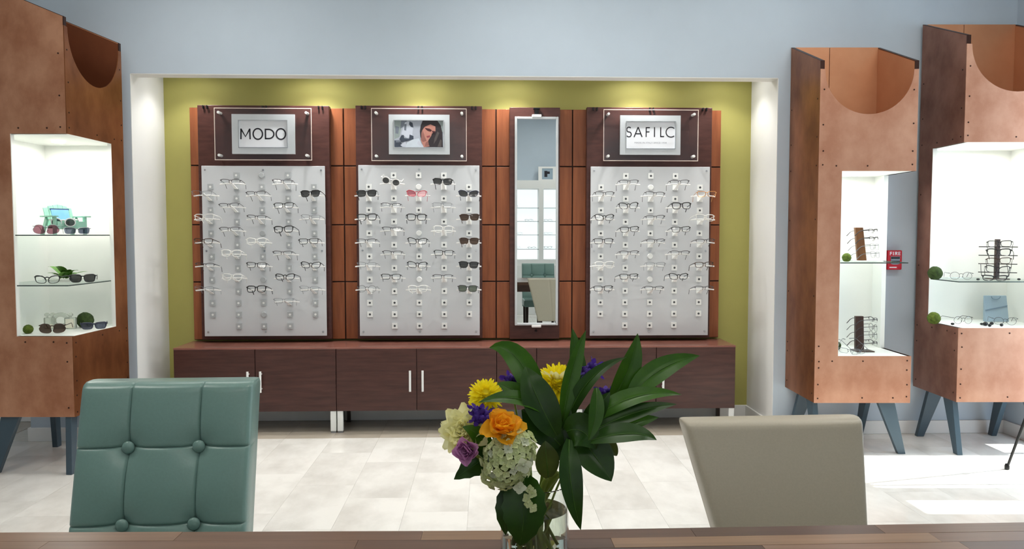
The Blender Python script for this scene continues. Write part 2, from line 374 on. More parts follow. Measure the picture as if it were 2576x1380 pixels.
# recessed lamps in the niche ceiling
for i, (px, e) in enumerate([(398, 19), (807, 42), (1060, 42), (1286, 36), (1600, 46), (1868, 19)]):
    X = onY(px, 240, BY).x
    X = max(NX0 + 0.24, min(NX1 - 0.24, X))
    t = thing('recessed_downlight', 'small round recessed downlight in niche ceiling, number %s from the green chair side' % ['one', 'two', 'three', 'four', 'five', 'six'][i], 'lamp', (X, 5.15, 2.45), group='niche downlights')
    part('trim_ring', MB().lathe([(0.045, -0.001), (0.045, -0.006), (0.036, -0.006), (0.036, -0.001)], seg=20), M['white'], t)
    part('lens', MB().lathe([(0.0, -0.003), (0.034, -0.003), (0.034, -0.001)], seg=20), M['lampon'], t)
    s = bpy.data.lights.new('niche_spot', 'SPOT'); s.energy = e * 0.70; s.spot_size = math.radians(106); s.spot_blend = 0.7; s.shadow_soft_size = 0.03; s.color = (1.0, 0.985, 0.96)
    q = bpy.data.objects.new('niche_spot', s); COL.objects.link(q); q.location = (X, 5.15, 2.435)
    s2 = bpy.data.lights.new('niche_spill', 'SPOT'); s2.energy = e * 0.16; s2.spot_size = math.radians(170); s2.spot_blend = 0.5; s2.shadow_soft_size = 0.05; s2.color = (1.0, 0.985, 0.95)
    q2 = bpy.data.objects.new('niche_spill', s2); COL.objects.link(q2); q2.location = (X, 5.15, 2.435)
# unseen ceiling panels, added to light the main room
cl = None
for i, (lx, ly, e) in enumerate(ADDED_CEILING_LIGHTS):
    lab = 'added unseen white ceiling light panel, number %s of eight' % ['one', 'two', 'three', 'four', 'five', 'six', 'seven', 'eight'][i]
    if cl is None:
        cl = thing('added_ceiling_light', lab, 'lamp', (lx, ly, CEIL_Z), group='added ceiling light panels')
        part('housing', MB().box(-0.6, 0.6, -0.3, 0.3, -0.03, 0), M['white'], cl)
        part('diffuser', MB().box(-0.57, 0.57, -0.27, 0.27, -0.035, -0.03), M['lampon'], cl)
    else: dup(cl, (lx, ly, CEIL_Z), label=lab)

# ------------------------------------------------------------------ niche fittings
PY = 5.325
cxs = [onY(p, 560, PY).x for p in (481, 866.5, 1248, 1439.5, 1812)]
czs = [onY(866, p, PY).z for p in (853, 708, 565, 417, 271)]
pan = thing('cherry_paneling', 'orange brown cherry wall paneling in four by four blocks inside the niche', 'paneling', (0, PY, czs[0]))
part('backing', MB().box(cxs[0] + .002, cxs[-1] - .002, 0.012, BY - PY, 0.0, czs[4] - czs[0] - .002), M['gap'], pan)
for i in range(4):
    for j in range(4):
        g = 0.004
        part('panel', MB().box(-(cxs[i + 1] - cxs[i]) / 2 + g, (cxs[i + 1] - cxs[i]) / 2 - g, 0, 0.013, g, czs[j + 1] - czs[j] - g), M['cherry'], pan, bevel=0.002, loc=((cxs[i] + cxs[i + 1]) / 2, 0, czs[j] - czs[0]))

UY = 5.272
UPR = [(502, 831, 265, 853, 'dark walnut upright behind the display board nearest the green chair'), (897, 1213, 266, 851, 'dark walnut upright behind the display board under the portrait'),
       (1282, 1408, 270, 852, 'narrow dark walnut upright behind the tall mirror'), (1475, 1788, 270, 850, 'dark walnut upright behind the board with the two-line sign')]
for (a, b, t0, b0, lab) in UPR:
    xm = (a + b) / 2
    p0, p1 = onY(a, 560, UY).x, onY(b, 560, UY).x
    zb, zt = onY(xm, b0, UY).z, onY(xm, t0, UY).z
    t = thing('walnut_upright', lab, 'panel', ((p0 + p1) / 2, UY, zb), group='walnut uprights')
    W2 = (p1 - p0) / 2
    part('slab', MB().box(-W2, W2, 0, PY - UY, 0, zt - zb), M['walnutv'], t, bevel=0.003)
    if b - a > 200:
        for cxp in (-W2 + 0.055, -0.0 + 0.01, W2 - 0.055):
            for k in (-1, 1):
                part('hook', MB().box(-0.0045, 0.0045, -0.012, 0, -0.012, 0.006).box(-0.0045, 0.0045, -0.016, -0.01, 0.0, 0.009), M['black'], t, loc=(cxp + k * 0.0125, 0, zt - zb - 0.012))

# display boards with pegs, rests and eyewear
BFY = 5.238
GR = {}
def superpt(t, a, b, n):
    c, s = math.cos(t), math.sin(t)
    return (a * math.copysign(abs(c) ** (2 / n), c), b * math.copysign(abs(s) ** (2 / n), s))
def outline(shape, side, n=32):
    a, b, e = {'rect': (0.0268, 0.0178, 3.8), 'square': (0.0268, 0.0212, 3.2), 'round': (0.0248, 0.0222, 2.0), 'cat': (0.0270, 0.0200, 2.7), 'avi': (0.029, 0.0235, 2.5), 'slim': (0.0262, 0.0145, 3.2)}[shape]
    out = []
    for i in range(n):
        ta = 2 * PI * i / n; x, z = superpt(ta + 0.16 * math.sin(4 * ta), a, b, e)
        if shape == 'cat': z += 0.20 * x * (1 if z > 0 else 0.25); x += 0.16 * z
        if shape == 'avi': x *= (1 - 0.12 * (1 if z > 0 else -0.6)); z += -0.1 * (a - x) if z < 0 else 0
        if shape in ('rect', 'square', 'slim'): x *= 1 + 0.10 * (z / b); z += 0.06 * x * (1 if z > 0 else 0)
        out.append((side * x, z))
    return out
GLASSM = {}
def gmat(name, rgb, rough=0.25, **k): M[name] = mat(name, rgb, rough, noise=40, var=0.05, **k)
gmat('frame_black', (22, 22, 26)); gmat('frame_grey', (112, 116, 122), 0.3); gmat('frame_dark', (58, 56, 60), 0.3); gmat('frame_brown', (92, 60, 40), 0.3)
gmat('frame_white', (236, 236, 234), 0.3); gmat('frame_gold', (216, 150, 88), 0.25, metal=0.6); gmat('frame_red', (176, 40, 58), 0.3); gmat('frame_navy', (34, 40, 62), 0.3); gmat('frame_silver', (170, 174, 178), 0.25, metal=0.7); gmat('frame_tort', (64, 44, 32), 0.25)
M['frame_clear'] = clearmat('frame_clear', (1, 1, 1), 0.12, 0.05, (244, 244, 240), 0.65)
M['lens'] = clearmat('clear_lens', (0.97, 0.98, 0.98), 0.05)
M['lens_black'] = clearmat('smoke_lens', (0.14, 0.14, 0.14), 0.06, 0.02, (58, 60, 60), 0.5)
M['lens_brown'] = clearmat('brown_lens', (0.16, 0.12, 0.10), 0.06, 0.02, (74, 58, 48), 0.5)
M['lens_red'] = clearmat('red_lens', (0.75, 0.34, 0.38), 0.06, 0.02, (170, 78, 92), 0.35)
M['lens_rose'] = clearmat('rose_lens', (0.5, 0.24, 0.3), 0.06, 0.02, (110, 58, 70), 0.45)
M['lens_blue'] = clearmat('blue_lens', (0.18, 0.2, 0.26), 0.07, 0.02, (64, 72, 92), 0.4)
M['lens_green'] = clearmat('green_lens', (0.24, 0.27, 0.22), 0.07, 0.02, (84, 92, 80), 0.4)
# style: (shape, rim radius, top radius, material, lens, half rim, temple radius, words)
ST = {
 'k': ('rect', .0015, .0024, 'frame_black', 'lens', 0, .0022, 'slim black rectangular eyeglasses'),
 'K': ('square', .0023, .0036, 'frame_black', 'lens', 0, .0030, 'bold black square eyeglasses'),
 'h': ('slim', .0008, .0021, 'frame_dark', 'lens', 1, .0020, 'dark half-rim eyeglasses'),
 'g': ('rect', .0009, .0012, 'frame_grey', 'lens', 0, .0016, 'thin grey wire eyeglasses'),
 'w': ('square', .0022, .0030, 'frame_clear', 'lens', 0, .0028, 'pale translucent eyeglasses'),
 'b': ('rect', .0016, .0026, 'frame_tort', 'lens', 0, .0024, 'brown tortoise eyeglasses'),
 'c': ('cat', .0017, .0029, 'frame_black', 'lens', 0, .0024, 'black cat-eye eyeglasses'),
 'o': ('rect', .0016, .0020, 'frame_gold', 'lens', 0, .0020, 'gold rimmed eyeglasses'),
 's': ('square', .0018, .0034, 'frame_black', 'lens_black', 0, .0026, 'black sunglasses with dark lenses'),
 'C': ('cat', .0018, .0032, 'frame_navy', 'lens_black', 0, .0024, 'dark cat-eye sunglasses'),
 'S': ('square', .0018, .0034, 'frame_tort', 'lens_brown', 0, .0026, 'brown sunglasses with brown lenses'),
 'r': ('cat', .0016, .0024, 'frame_red', 'lens_red', 0, .0020, 'red cat-eye sunglasses'),
 'W': ('round', .0026, .0036, 'frame_white', 'lens_black', 0, .0030, 'white sunglasses with round dark lenses'),
 'G': ('square', .0016, .0028, 'frame_dark', 'lens_green', 0, .0022, 'grey-green sunglasses'),
 'A': ('avi', .0010, .0016, 'frame_silver', 'lens_rose', 0, .0014, 'rose tinted wire sunglasses'),
 'V': ('avi', .0014, .0028, 'frame_tort', 'lens_brown', 0, .0022, 'large brown aviator sunglasses'),
 'N': ('rect', .0020, .0046, 'frame_navy', 'lens_blue', 0, .0034, 'flat-top navy sunglasses'),
 'x': ('round', .0009, .0012, 'frame_dark', 'lens', 0, .0015, 'thin round wire eyeglasses'),
 'y': ('rect', .0012, .0018, 'frame_silver', 'lens_blue', 0, .0016, 'silver sunglasses with grey lenses'),
}
def gl_meshes(k):
    if k in GLASSM: return GLASSM[k]
    sh, r, rt, fm, lm, half, tr, words_ = ST[k]
    fr = MB(); lens = []
    zt = 0
    for s in (-1, 1):
        ol = outline(sh, s); n = len(ol); cx = s * 0.0335
        zmax = max(z for _, z in ol); zt = max(zt, zmax)
        pts = [(cx + x, 0.004 * ((cx + x) / 0.06) ** 2, z) for x, z in ol]
        if half:
            keep = [i for i in range(n) if ol[i][1] > -0.2 * zmax]
            st = next(i for i in keep if (i - 1) % n not in keep)
            seq = [(st + j) % n for j in range(len(keep))]
            fr.tube([pts[i] for i in seq], [rt] * len(seq), 6)
            fr.tube([pts[i] for i in range(n)], 0.00045, 4, closed=True)
        else:
            fr.tube(pts, [r + (rt - r) * max(0, min(1, 0.5 + ol[i][1] / zmax)) for i in range(n)], 6, closed=True)
        cyv = 0.004 * (cx / 0.06) ** 2
        lens.append(MB().add([(cx, cyv + .0002, 0)] + [(p[0], p[1] + .0002, p[2]) for p in pts], [(0, 1 + i, 1 + (i + 1) % n) for i in range(n)]).mesh('lens', M[lm], 'all'))
    zb = zt * 0.45
    fr.tube([(-0.0095, 0.0, zb), (-0.004, -0.001, zb + .003), (0.004, -0.001, zb + .003), (0.0095, 0.0, zb)], max(rt * 0.9, .0013), 6)
    for s in (-1, 1):
        fr.tube([(s * 0.0580, 0.0042, zt * .62), (s * 0.0645, 0.005, zt * .68), (s * 0.068, 0.010, zt * .66)], [rt * 1.15, rt * 1.2, tr], 6)
        fr.tube([(s * 0.009, 0.001, -.002), (s * 0.008, 0.006, -.005), (s * 0.0075, 0.007, -.010)], [.0007, .001, .0022], 5)
    tm = []
    for s in (-1, 1):
        z = zt * .66
        tm.append(MB().tube([(s * 0.068, 0.010, z), (s * 0.069, 0.05, z), (s * 0.0675, 0.100, z - .001), (s * 0.066, 0.115, z - .008), (s * 0.063, 0.138, z - .030)], [tr, tr * .95, tr * .95, tr * 1.15, tr * 1.25], 6, flat=0.6).mesh('temple', M[fm], True))
    GLASSM[k] = (fr.mesh('front_frame', M[fm], True), lens, tm)
    return GLASSM[k]
def eyewear(k, label, loc, rot, group=None, scale=1.0):
    kind = 'sunglasses' if 'sun' in ST[k][7] else 'eyeglasses'
    t = thing(kind, label, kind, loc, rot=rot, group=group); t.scale = (scale,) * 3
    f, le, te = gl_meshes(k)
    link('front_frame', f, t)
    for l in le: link('lens', l, t)
    for l in te: link('temple', l, t)
    return t

PEG = MB().prism([(-.018, -.019), (.018, -.019), (.018, .019), (-.018, .019)], -0.012, 0, 'y')
PEG.xform(Matrix.Identity(4))
peg_me = PEG.mesh('peg', M['peg'])
hole_me = MB().lathe([(0.0075, -0.001), (0.0075, 0.0006), (0, 0.0006)], (0, -0.012, 0), 14, 'y').mesh('peg_hole', M['hole'])
peg_me2 = PEG.mesh('peg', M['pegshade']); hole_me2 = MB().lathe([(0.0075, -0.001), (0.0075, 0.0006), (0, 0.0006)], (0, -0.012, 0), 14, 'y').mesh('peg_hole', M['peg'])  # first board: darker pegs, paler holes, light difference painted in
disc_me2 = MB().lathe([(0.019, 0.0), (0.019, 0.012), (0.016, 0.016), (0, 0.016)], (0, 0, 0), 20, 'y').mesh('round_peg', M['pegshade'], True)
disc_me = MB().lathe([(0.019, 0.0), (0.019, 0.012), (0.016, 0.016), (0, 0.016)], (0, 0, 0), 20, 'y').mesh('round_peg', M['peg'], True)
def rest_mb(ax):
    r_ = MB()
    r_.tube([(-0.083, -0.082, 0.012), (-0.04, -0.087, 0.017), (0.04, -0.087, 0.017), (0.083, -0.082, 0.012)], 0.0042, 6)
    r_.hexa([(-.011, -.012, -.012), (.011, -.012, -.012), (.011, -.012, -.016), (-.011, -.012, -.016)][::-1], [(-.008, -.095, .016), (.008, -.095, .016), (.008, -.095, .012), (-.008, -.095, .012)][::-1])
    r_.hexa([(-.008, -.095, .010), (.008, -.095, .010), (.008, -.095, .016), (-.008, -.095, .016)], [(-.006, -.150, .024), (.006, -.150, .024), (.006, -.150, .030), (-.006, -.150, .030)])
    return r_
rest_me = rest_mb(0).mesh('glasses_rest', M['rod'], True)
so_me = MB().lathe([(0.007, 0.0), (0.007, 0.036), (0.0055, 0.0385), (0, 0.0385)], (0, 0.034, 0), 14, 'y').mesh('standoff', M['steel'], True)
ROWN = ['first', 'second', 'third', 'fourth', 'fifth', 'sixth', 'seventh', 'eighth', 'ninth', 'tenth', 'eleventh']
COLN = {'A': 'leftmost', 'B': 'second from left', 'C': 'middle', 'D': 'second from right', 'E': 'rightmost'}
BOARDS = [
 dict(px=(510.5, 819.5), py=(417, 845), cols=(532, 597.5, 661, 727, 791.5), r0=441, r1=819.5, lab='frosted display board of eyewear under the four-letter sign', bn='board under the four-letter sign',
      rounds={(1, 'C'), (6, 'C'), (10, 'C'), (13, 'C')},
      rows=['B:h D:h', 'A:g C:h E:s', 'B:h D:k', 'A:w C:h E:g', 'B:h D:K', 'A:b C:w E:k', 'B:w D:h', 'A:h C:k E:c', 'B:w D:c', 'A:g C:K E:g', 'D:g']),
 dict(px=(903, 1206.5), py=(415.5, 844), cols=(929, 991.5, 1054, 1117, 1180), r0=441, r1=818.5, lab='frosted display board of eyewear under the portrait photo', bn='board under the portrait photo',
      rounds={(2, 'C'), (6, 'C'), (10, 'C')},
      rows=['B:W D:s', 'A:s C:r E:C', 'B:h D:g', 'A:K C:K E:S', 'B:h D:w', 'A:h C:c E:S', 'B:h D:k', 'A:g C:c E:s', 'B:k D:h', 'A:x C:w E:G', '']),
 dict(px=(1485, 1783.5), py=(419, 843.5), cols=(1511, 1573, 1635.5, 1697, 1759), r0=442.5, r1=817, lab='frosted display board of eyewear under the two-line sign', bn='board under the two-line sign',
      rounds={(2, 'C'), (8, 'C'), (10, 'C')},
      rows=['B:h D:h', 'A:h C:h E:o', 'B:c D:K', 'A:c C:h E:w', 'B:k D:k', 'A:k C:h E:h', 'B:h D:h', 'A:w C:g E:b', 'B:k D:c', 'A:k C:h E:h', '']),
]
rg = random.Random(5)
for bi, B in enumerate(BOARDS):
    xm, ym = sum(B['px']) / 2, sum(B['py']) / 2
    x0, x1 = onY(B['px'][0], ym, BFY).x, onY(B['px'][1], ym, BFY).x
    z0, z1 = onY(xm, B['py'][1], BFY).z, onY(xm, B['py'][0], BFY).z
    zm = (z0 + z1) / 2
    t = thing('display_board', B['lab'], 'display board', ((x0 + x1) / 2, BFY, z0), group='eyewear display boards')
    ox, oz = (x0 + x1) / 2, z0
    part('board_panel', MB().box(x0 - ox, x1 - ox, 0, 0.012, 0, z1 - z0), M['board'], t, bevel=0.003)
    for fx in (0.03, 0.5, 0.97):
        for fz in (0.022, 0.50, 0.972):
            link('standoff', so_me, t, (x0 + fx * (x1 - x0) - ox, 0, 0.004 + fz * (z1 - z0)))
    CXW = {c: onY(p, 560, BFY).x for c, p in zip('ABCDE', B['cols'])}
    RZ = [onY(xm, B['r0'] + (B['r1'] - B['r0']) * k / 13.0, BFY).z for k in range(14)]
    has = {}
    for ri, line in enumerate(B['rows']):
        for e in line.split():
            has[(ri + 2, e[0])] = e[2]
    for k in range(1, 15):
        for c in 'ABCDE':
            if k in (1, 14) and c in 'AE': continue
            P = (CXW[c] - ox, 0, RZ[k - 1] - oz)
            if (k, c) in B['rounds']:
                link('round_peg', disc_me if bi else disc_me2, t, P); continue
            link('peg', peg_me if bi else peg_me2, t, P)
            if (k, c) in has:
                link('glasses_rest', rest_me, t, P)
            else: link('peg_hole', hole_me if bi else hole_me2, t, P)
    for (k, c), st in has.items():
        lab = '%s, %s row, %s, %s' % (ST[st][7], ROWN[k - 2], COLN[c], B['bn'])
        yaw = rg.uniform(-0.10, 0.10) ; roll = rg.uniform(-0.05, 0.05); pit = -0.16 + rg.uniform(-0.06, 0.03)
        if st == 'W': roll = 0.22; pit = 0.25
        dx = rg.uniform(-0.008, 0.008)
        eyewear(st, lab, (CXW[c] + dx, BFY - 0.152, RZ[k - 1] + 0.026), (pit, roll, yaw), group='eyewear on the display boards')

# signs on clear acrylic
def stroke(mb, pts, wd, y, closed=False):
    n = len(pts); L_, R_ = [], []
    for i in range(n):
        a = Vector(pts[i - 1] if (i or closed) else pts[i]); b = Vector(pts[(i + 1) % n] if (i < n - 1 or closed) else pts[i])
        d = (b - a).normalized(); nn = Vector((-d.y, d.x)) * wd / 2
        L_.append((pts[i][0] + nn.x, y, pts[i][1] + nn.y)); R_.append((pts[i][0] - nn.x, y, pts[i][1] - nn.y))
    o_ = len(mb.v); mb.v += L_ + R_
    for i in range(n if closed else n - 1):
        j = (i + 1) % n
        mb.f.append((o_ + i, o_ + n + i, o_ + n + j, o_ + j)); mb.m.append(mb.mi)
def arcp(cx, cz, rx, rz, a0, a1, n=28): return [(cx + rx * math.cos(math.radians(a0 + (a1 - a0) * i / n)), cz + rz * math.sin(math.radians(a0 + (a1 - a0) * i / n))) for i in range(n + 1)]
def letter(mb, ch, x, w_, h, wd, y, clip=None):
    X = lambda u: x + u * w_
    Z = lambda v: v * h
    if ch == 'M':
        stroke(mb, [(X(0.02), 0), (X(0.05), h)], wd, y); stroke(mb, [(X(0.05), h - wd * .3), (X(0.5), h * 0.25), (X(0.95), h - wd * .3)], wd, y); stroke(mb, [(X(0.95), h), (X(0.98), 0)], wd, y)
    elif ch == 'O':
        a0, a1 = clip if clip else (0, 360)
        stroke(mb, arcp(X(.5), h / 2, w_ / 2 - wd / 2, h / 2, a0, a1, 36), wd, y)
    elif ch == 'D':
        stroke(mb, [(X(0.06), 0), (X(0.06), h)], wd, y)
        stroke(mb, [(X(0.06), h - wd / 2), (X(.4), h - wd / 2)] + arcp(X(.4), h / 2, w_ * .58, h / 2 - wd / 2, 90, -90) + [(X(0.06), wd / 2)], wd, y)
    elif ch == 'S':
        stroke(mb, arcp(X(.5), h * .75, w_ * .42, h * .24, 35, 270, 20)[:-1] + arcp(X(.5), h * .26, w_ * .46, h * .255, 90, -150, 20), wd, y)
    elif ch == 'A':
        stroke(mb, [(X(0), 0), (X(.5), h)], wd, y); stroke(mb, [(X(.5), h), (X(1), 0)], wd, y); stroke(mb, [(X(.2), h * .33), (X(.8), h * .33)], wd, y)
    elif ch in 'FLIE':
        stroke(mb, [(X(0.1), 0), (X(0.1), h)], wd, y)
        if ch in 'FE': stroke(mb, [(X(0.1), h - wd / 2), (X(1), h - wd / 2)], wd, y); stroke(mb, [(X(0.1), h * .52), (X(.9), h * .52)], wd, y)
        if ch in 'LE': stroke(mb, [(X(0.1), wd / 2), (X(1), wd / 2)], wd, y)
    elif ch == 'R':
        stroke(mb, [(X(0.1), 0), (X(0.1), h)], wd, y)
        stroke(mb, [(X(0.1), h - wd / 2), (X(.55), h - wd / 2)] + arcp(X(.55), h * .74, w_ * .36, h * .26 - wd / 2, 90, -90, 14) + [(X(.1), h * .48 + wd / 2)], wd, y)
        stroke(mb, [(X(.5), h * .48), (X(1), 0)], wd, y)
def _scaled(o, sx):
    o.scale = (sx, 1, 1); return o
def text_part(body, size, mt, parent, loc, sx=1.0):
    cu = bpy.data.curves.new('small_lettering', 'FONT'); cu.body = body; cu.size = size; cu.align_x = 'CENTER'; cu.materials.append(mt); cu.resolution_u = 2
    o = bpy.data.objects.new('small_lettering', cu); COL.objects.link(o); o.parent = parent; o.location = loc; o.rotation_euler = (PI / 2, 0, 0); o.scale = (sx, 1, 1)
    bpy.context.view_layer.update()
    me = bpy.data.meshes.new_from_object(o.evaluated_get(bpy.context.evaluated_depsgraph_get()))
    me.materials.clear(); me.materials.append(mt)
    bpy.data.objects.remove(o)
    return link('small_lettering', me, parent, loc, (PI / 2, 0, 0)) if sx == 1 else _scaled(link('small_lettering', me, parent, loc, (PI / 2, 0, 0)), sx)
def rect(px0, py0, px1, py1, Y):
    a = onY((px0 + px1) / 2, py0, Y); b = onY((px0 + px1) / 2, py1, Y)
    return onY(px0, (py0 + py1) / 2, Y).x, onY(px1, (py0 + py1) / 2, Y).x, b.z, a.z
SIGNS = [((540, 272, 783, 402), (583, 287, 741, 387), (601, 303, 722, 370), 'sign plate of clear acrylic holding silver framed four-letter sign', 0),
         ((935, 273, 1173, 404), (978, 288, 1131, 388), (992, 303, 1115, 370), 'sign plate of clear acrylic holding silver framed portrait photo', 1),
         ((1519, 276, 1756, 404), (1560, 290, 1712, 389), (1576, 306, 1698, 373), 'sign plate of clear acrylic holding silver framed two-line sign', 2)]
SY = 5.232
for (pl, fr, cd, lab, kind) in SIGNS:
    X0, X1, Z0, Z1 = rect(*pl, SY); ox, oz = (X0 + X1) / 2, Z0
    t = thing('acrylic_sign', lab, 'sign', (ox, SY, oz), group='signs over the display boards')
    part('acrylic_plate', MB().box(X0 - ox, X1 - ox, 0, 0.006, 0, Z1 - Z0), M['acryl'], t)
    e = 0.0045
    part('plate_edge', MB().box(X0 - ox - e / 2, X1 - ox + e / 2, -0.001, 0.007, -e / 2, e / 2).box(X0 - ox - e / 2, X1 - ox + e / 2, -0.001, 0.007, Z1 - Z0 - e / 2, Z1 - Z0 + e / 2).box(X0 - ox - e / 2, X0 - ox + e / 4, -0.001, 0.007, e / 2, Z1 - Z0 - e / 2).box(X1 - ox - e / 4, X1 - ox + e / 2, -0.001, 0.007, e / 2, Z1 - Z0 - e / 2), M['acryledge'], t, label='pale edge of the acrylic plate, glow painted in its colour')
    for sx in (X0 - ox + 0.03, X1 - ox - 0.03):
        for sz in (0.03, Z1 - Z0 - 0.03):
            part('standoff', MB().lathe([(0.0095, 0.0), (0.0095, 0.054), (0.008, 0.058), (0, 0.058)], (0, 0.04, 0), 16, 'y'), M['peg'], t, True, loc=(sx, 0, sz))
    FY = SY - 0.018
    a0, a1, b0, b1 = [v for v in rect(*fr, FY)]
    c0, c1, d0, d1 = [v for v in rect(*cd, FY)]
    f = part('picture_frame', MB().box(a0 - ox, c0 - ox, -0.018, -0.0005, b0 - oz, b1 - oz).box(c1 - ox, a1 - ox, -0.018, -0.0005, b0 - oz, b1 - oz).box(c0 - ox, c1 - ox, -0.018, -0.0005, b0 - oz, d0 - oz).box(c0 - ox, c1 - ox, -0.018, -0.0005, d1 - oz, b1 - oz), M['silver'], t)
    q = 0.004
    part('bezel', MB().box(c0 - ox, c1 - ox, -0.021, -0.018, d0 - oz - q, d0 - oz).box(c0 - ox, c1 - ox, -0.021, -0.018, d1 - oz, d1 - oz + q).box(c0 - ox - q, c0 - ox, -0.021, -0.018, d0 - oz - q, d1 - oz + q).box(c1 - ox, c1 - ox + q, -0.021, -0.018, d0 - oz - q, d1 - oz + q), M['steel'], f)
    part('card', MB().box(c0 - ox, c1 - ox, -0.012, -0.0005, d0 - oz, d1 - oz), M['card'], f)
    W, H = c1 - c0, d1 - d0
    lx, lz, ly = c0 - ox, d0 - oz, -0.0125
    if kind == 0:
        mb = MB(); h = H * .40; wd = H * .055
        for ch, u, ww in (('M', .03, .20), ('O', .275, .225), ('D', .535, .19), ('O', .755, .225)): letter(mb, ch, lx + u * W, ww * W, h, wd, ly)
        part('lettering', mb.shift((0, 0, lz + H * .30)), M['ink'], f, stuff=True)
    elif kind == 2:
        mb = MB(); h = H * .37; wd = H * .042
        letter(mb, 'S', lx + 0.0 * W, .105 * W, h, wd, ly); letter(mb, 'A', lx + .16 * W, .165 * W, h, wd, ly); letter(mb, 'F', lx + .40 * W, .085 * W, h, wd, ly)
        letter(mb, 'I', lx + .575 * W, .05 * W, h, wd, ly); letter(mb, 'L', lx + .70 * W, .08 * W, h, wd, ly); letter(mb, 'O', lx + .808 * W, .225 * W, h, wd, ly, clip=(48, 312))
        part('lettering', mb.shift((0, 0, lz + H * .43)), M['ink'], f, stuff=True)
        text_part('MADE IN ITALY SINCE 1934', H * .075, M['inkgrey'], f, (lx + W / 2, ly, lz + H * .19), 1.35)
    else:
        PM = [mat('print_' + n_, c, 0.5, noise=20, var=0.06) for n_, c in (('bg', (176, 182, 194)), ('hair', (48, 42, 46)), ('skin', (190, 132, 118)), ('shirt', (206, 216, 226)), ('dark', (62, 70, 84)), ('mid', (116, 124, 136)), ('light', (200, 206, 218)), ('hair2', (86, 80, 78)), ('lips', (150, 70, 76)), ('shade', (150, 100, 92)), ('bg2', (148, 160, 158)), ('glasses', (70, 32, 36)))]
        mb = MB(); lev = [0]
        def poly(mi, pts):
            lev[0] += 1; y = ly - 0.00012 * lev[0]; o_ = len(mb.v)
            mb.v += [(lx + p[0] / 100 * W, y, lz + (1 - p[1] / 100) * H) for p in pts]; mb.f.append(tuple(range(o_, o_ + len(pts)))[::-1]); mb.m.append(mi)
        poly(0, [(0, 0), (100, 0), (100, 100), (0, 100)]); poly(10, [(0, 0), (18, 0), (14, 30), (10, 62), (0, 70)]); poly(5, [(2, 20), (10, 24), (8, 50), (2, 48)]); poly(5, [(14, 0), (26, 0), (20, 22), (12, 30)])
        poly(6, [(22, 6), (34, 4), (38, 30), (36, 60), (26, 66), (14, 50)]); poly(5, [(20, 14), (25, 12), (24, 38), (20, 36)]); poly(4, [(31, 3), (37, 8), (39, 26), (34, 24), (30, 14)])
        poly(4, [(14, 56), (19, 54), (20, 66), (30, 68), (31, 52), (39, 58), (39, 70), (24, 78), (14, 82), (10, 70)]); poly(4, [(0, 74), (12, 78), (16, 90), (24, 98), (0, 100)]); poly(5, [(3, 74), (11, 74), (11, 82), (3, 82)]); poly(6, [(12, 92), (22, 78), (26, 100), (16, 98)])
        poly(10, [(88, 0), (100, 0), (100, 44), (96, 40)]); poly(1, [(58, 0), (88, 0), (95, 18), (98, 44), (99, 100), (60, 100), (53, 60), (52, 40), (54, 18)])
        poly(7, [(88, 40), (92, 46), (86, 72), (80, 88), (82, 66)]); poly(7, [(94, 70), (97, 74), (96, 98), (88, 98)])
        poly(3, [(22, 100), (26, 82), (36, 72), (50, 66), (58, 100)]); poly(6, [(46, 84), (50, 74), (58, 92), (60, 100), (54, 98)])
        poly(2, [(56, 34), (64, 20), (74, 14), (84, 22), (84, 40), (77, 48), (75, 58), (70, 72), (67, 84), (72, 96), (60, 100), (54, 74), (55, 58)])
        poly(9, [(58, 36), (62, 60), (66, 76), (58, 80), (54, 70), (56, 50)]); poly(9, [(64, 82), (69, 76), (71, 94), (62, 96)]); poly(11, [(62, 27), (72, 30), (77, 36), (74, 41), (68, 38), (64, 32)]); poly(11, [(77, 38), (84, 40), (82, 47), (78, 45)])
        poly(8, [(66, 58), (73, 55), (72, 61), (67, 64)]); poly(1, [(54, 20), (66, 12), (74, 14), (62, 22), (57, 36), (55, 48)])
        part('photo_print', mb, PM, f, label='printed portrait of a dark-haired woman in eyeglasses and white shirt')

# mirror
MY = 5.232
MIRROR_YAW = 0.0078
X0, X1, Z0, Z1 = rect(1295, 293, 1404.5, 818, MY); ox, oz = (X0 + X1) / 2, Z0
t = thing('wall_mirror', 'tall narrow mirror in a silver frame hung on the narrow upright', 'mirror', (ox, MY, oz), MIRROR_YAW)
fw = 0.016; W2 = (X1 - X0) / 2; H = Z1 - Z0
part('mirror_frame', MB().box(-W2, -W2 + fw, 0, 0.024, 0, H).box(W2 - fw, W2, 0, 0.024, 0, H).box(-W2 + fw, W2 - fw, 0, 0.024, 0, fw).box(-W2 + fw, W2 - fw, 0, 0.024, H - fw, H), M['silver'], t, bevel=0.003)
part('mirror_glass', MB().box(-W2 + fw, W2 - fw, 0.010, 0.02, fw, H - fw), M['mirror'], t)
part('mounting_clip', MB().box(-0.032, 0.032, -0.006, 0.03, H - 0.004, H + 0.014), M['white'], t, bevel=0.003)
part('mounting_clip', MB().box(-0.032, 0.032, -0.006, 0.03, -0.014, 0.004), M['white'], t, bevel=0.003)
part('hanger', MB().box(-0.022, 0.022, -0.01, 0.036, H + 0.05, H + 0.058).box(-0.013, 0.013, 0.0, 0.038, H + 0.014, H + 0.05).lathe([(0.006, 0), (0.006, 0.01), (0, 0.01)], (0, 0.038, H + 0.035), 10, 'y'), M['black'], t)
part('bottom_screw', MB().lathe([(0.007, 0.0), (0.007, 0.02), (0.004, 0.024), (0, 0.024)], (0, 0.04, -0.04), 12, 'y'), M['black'], t)

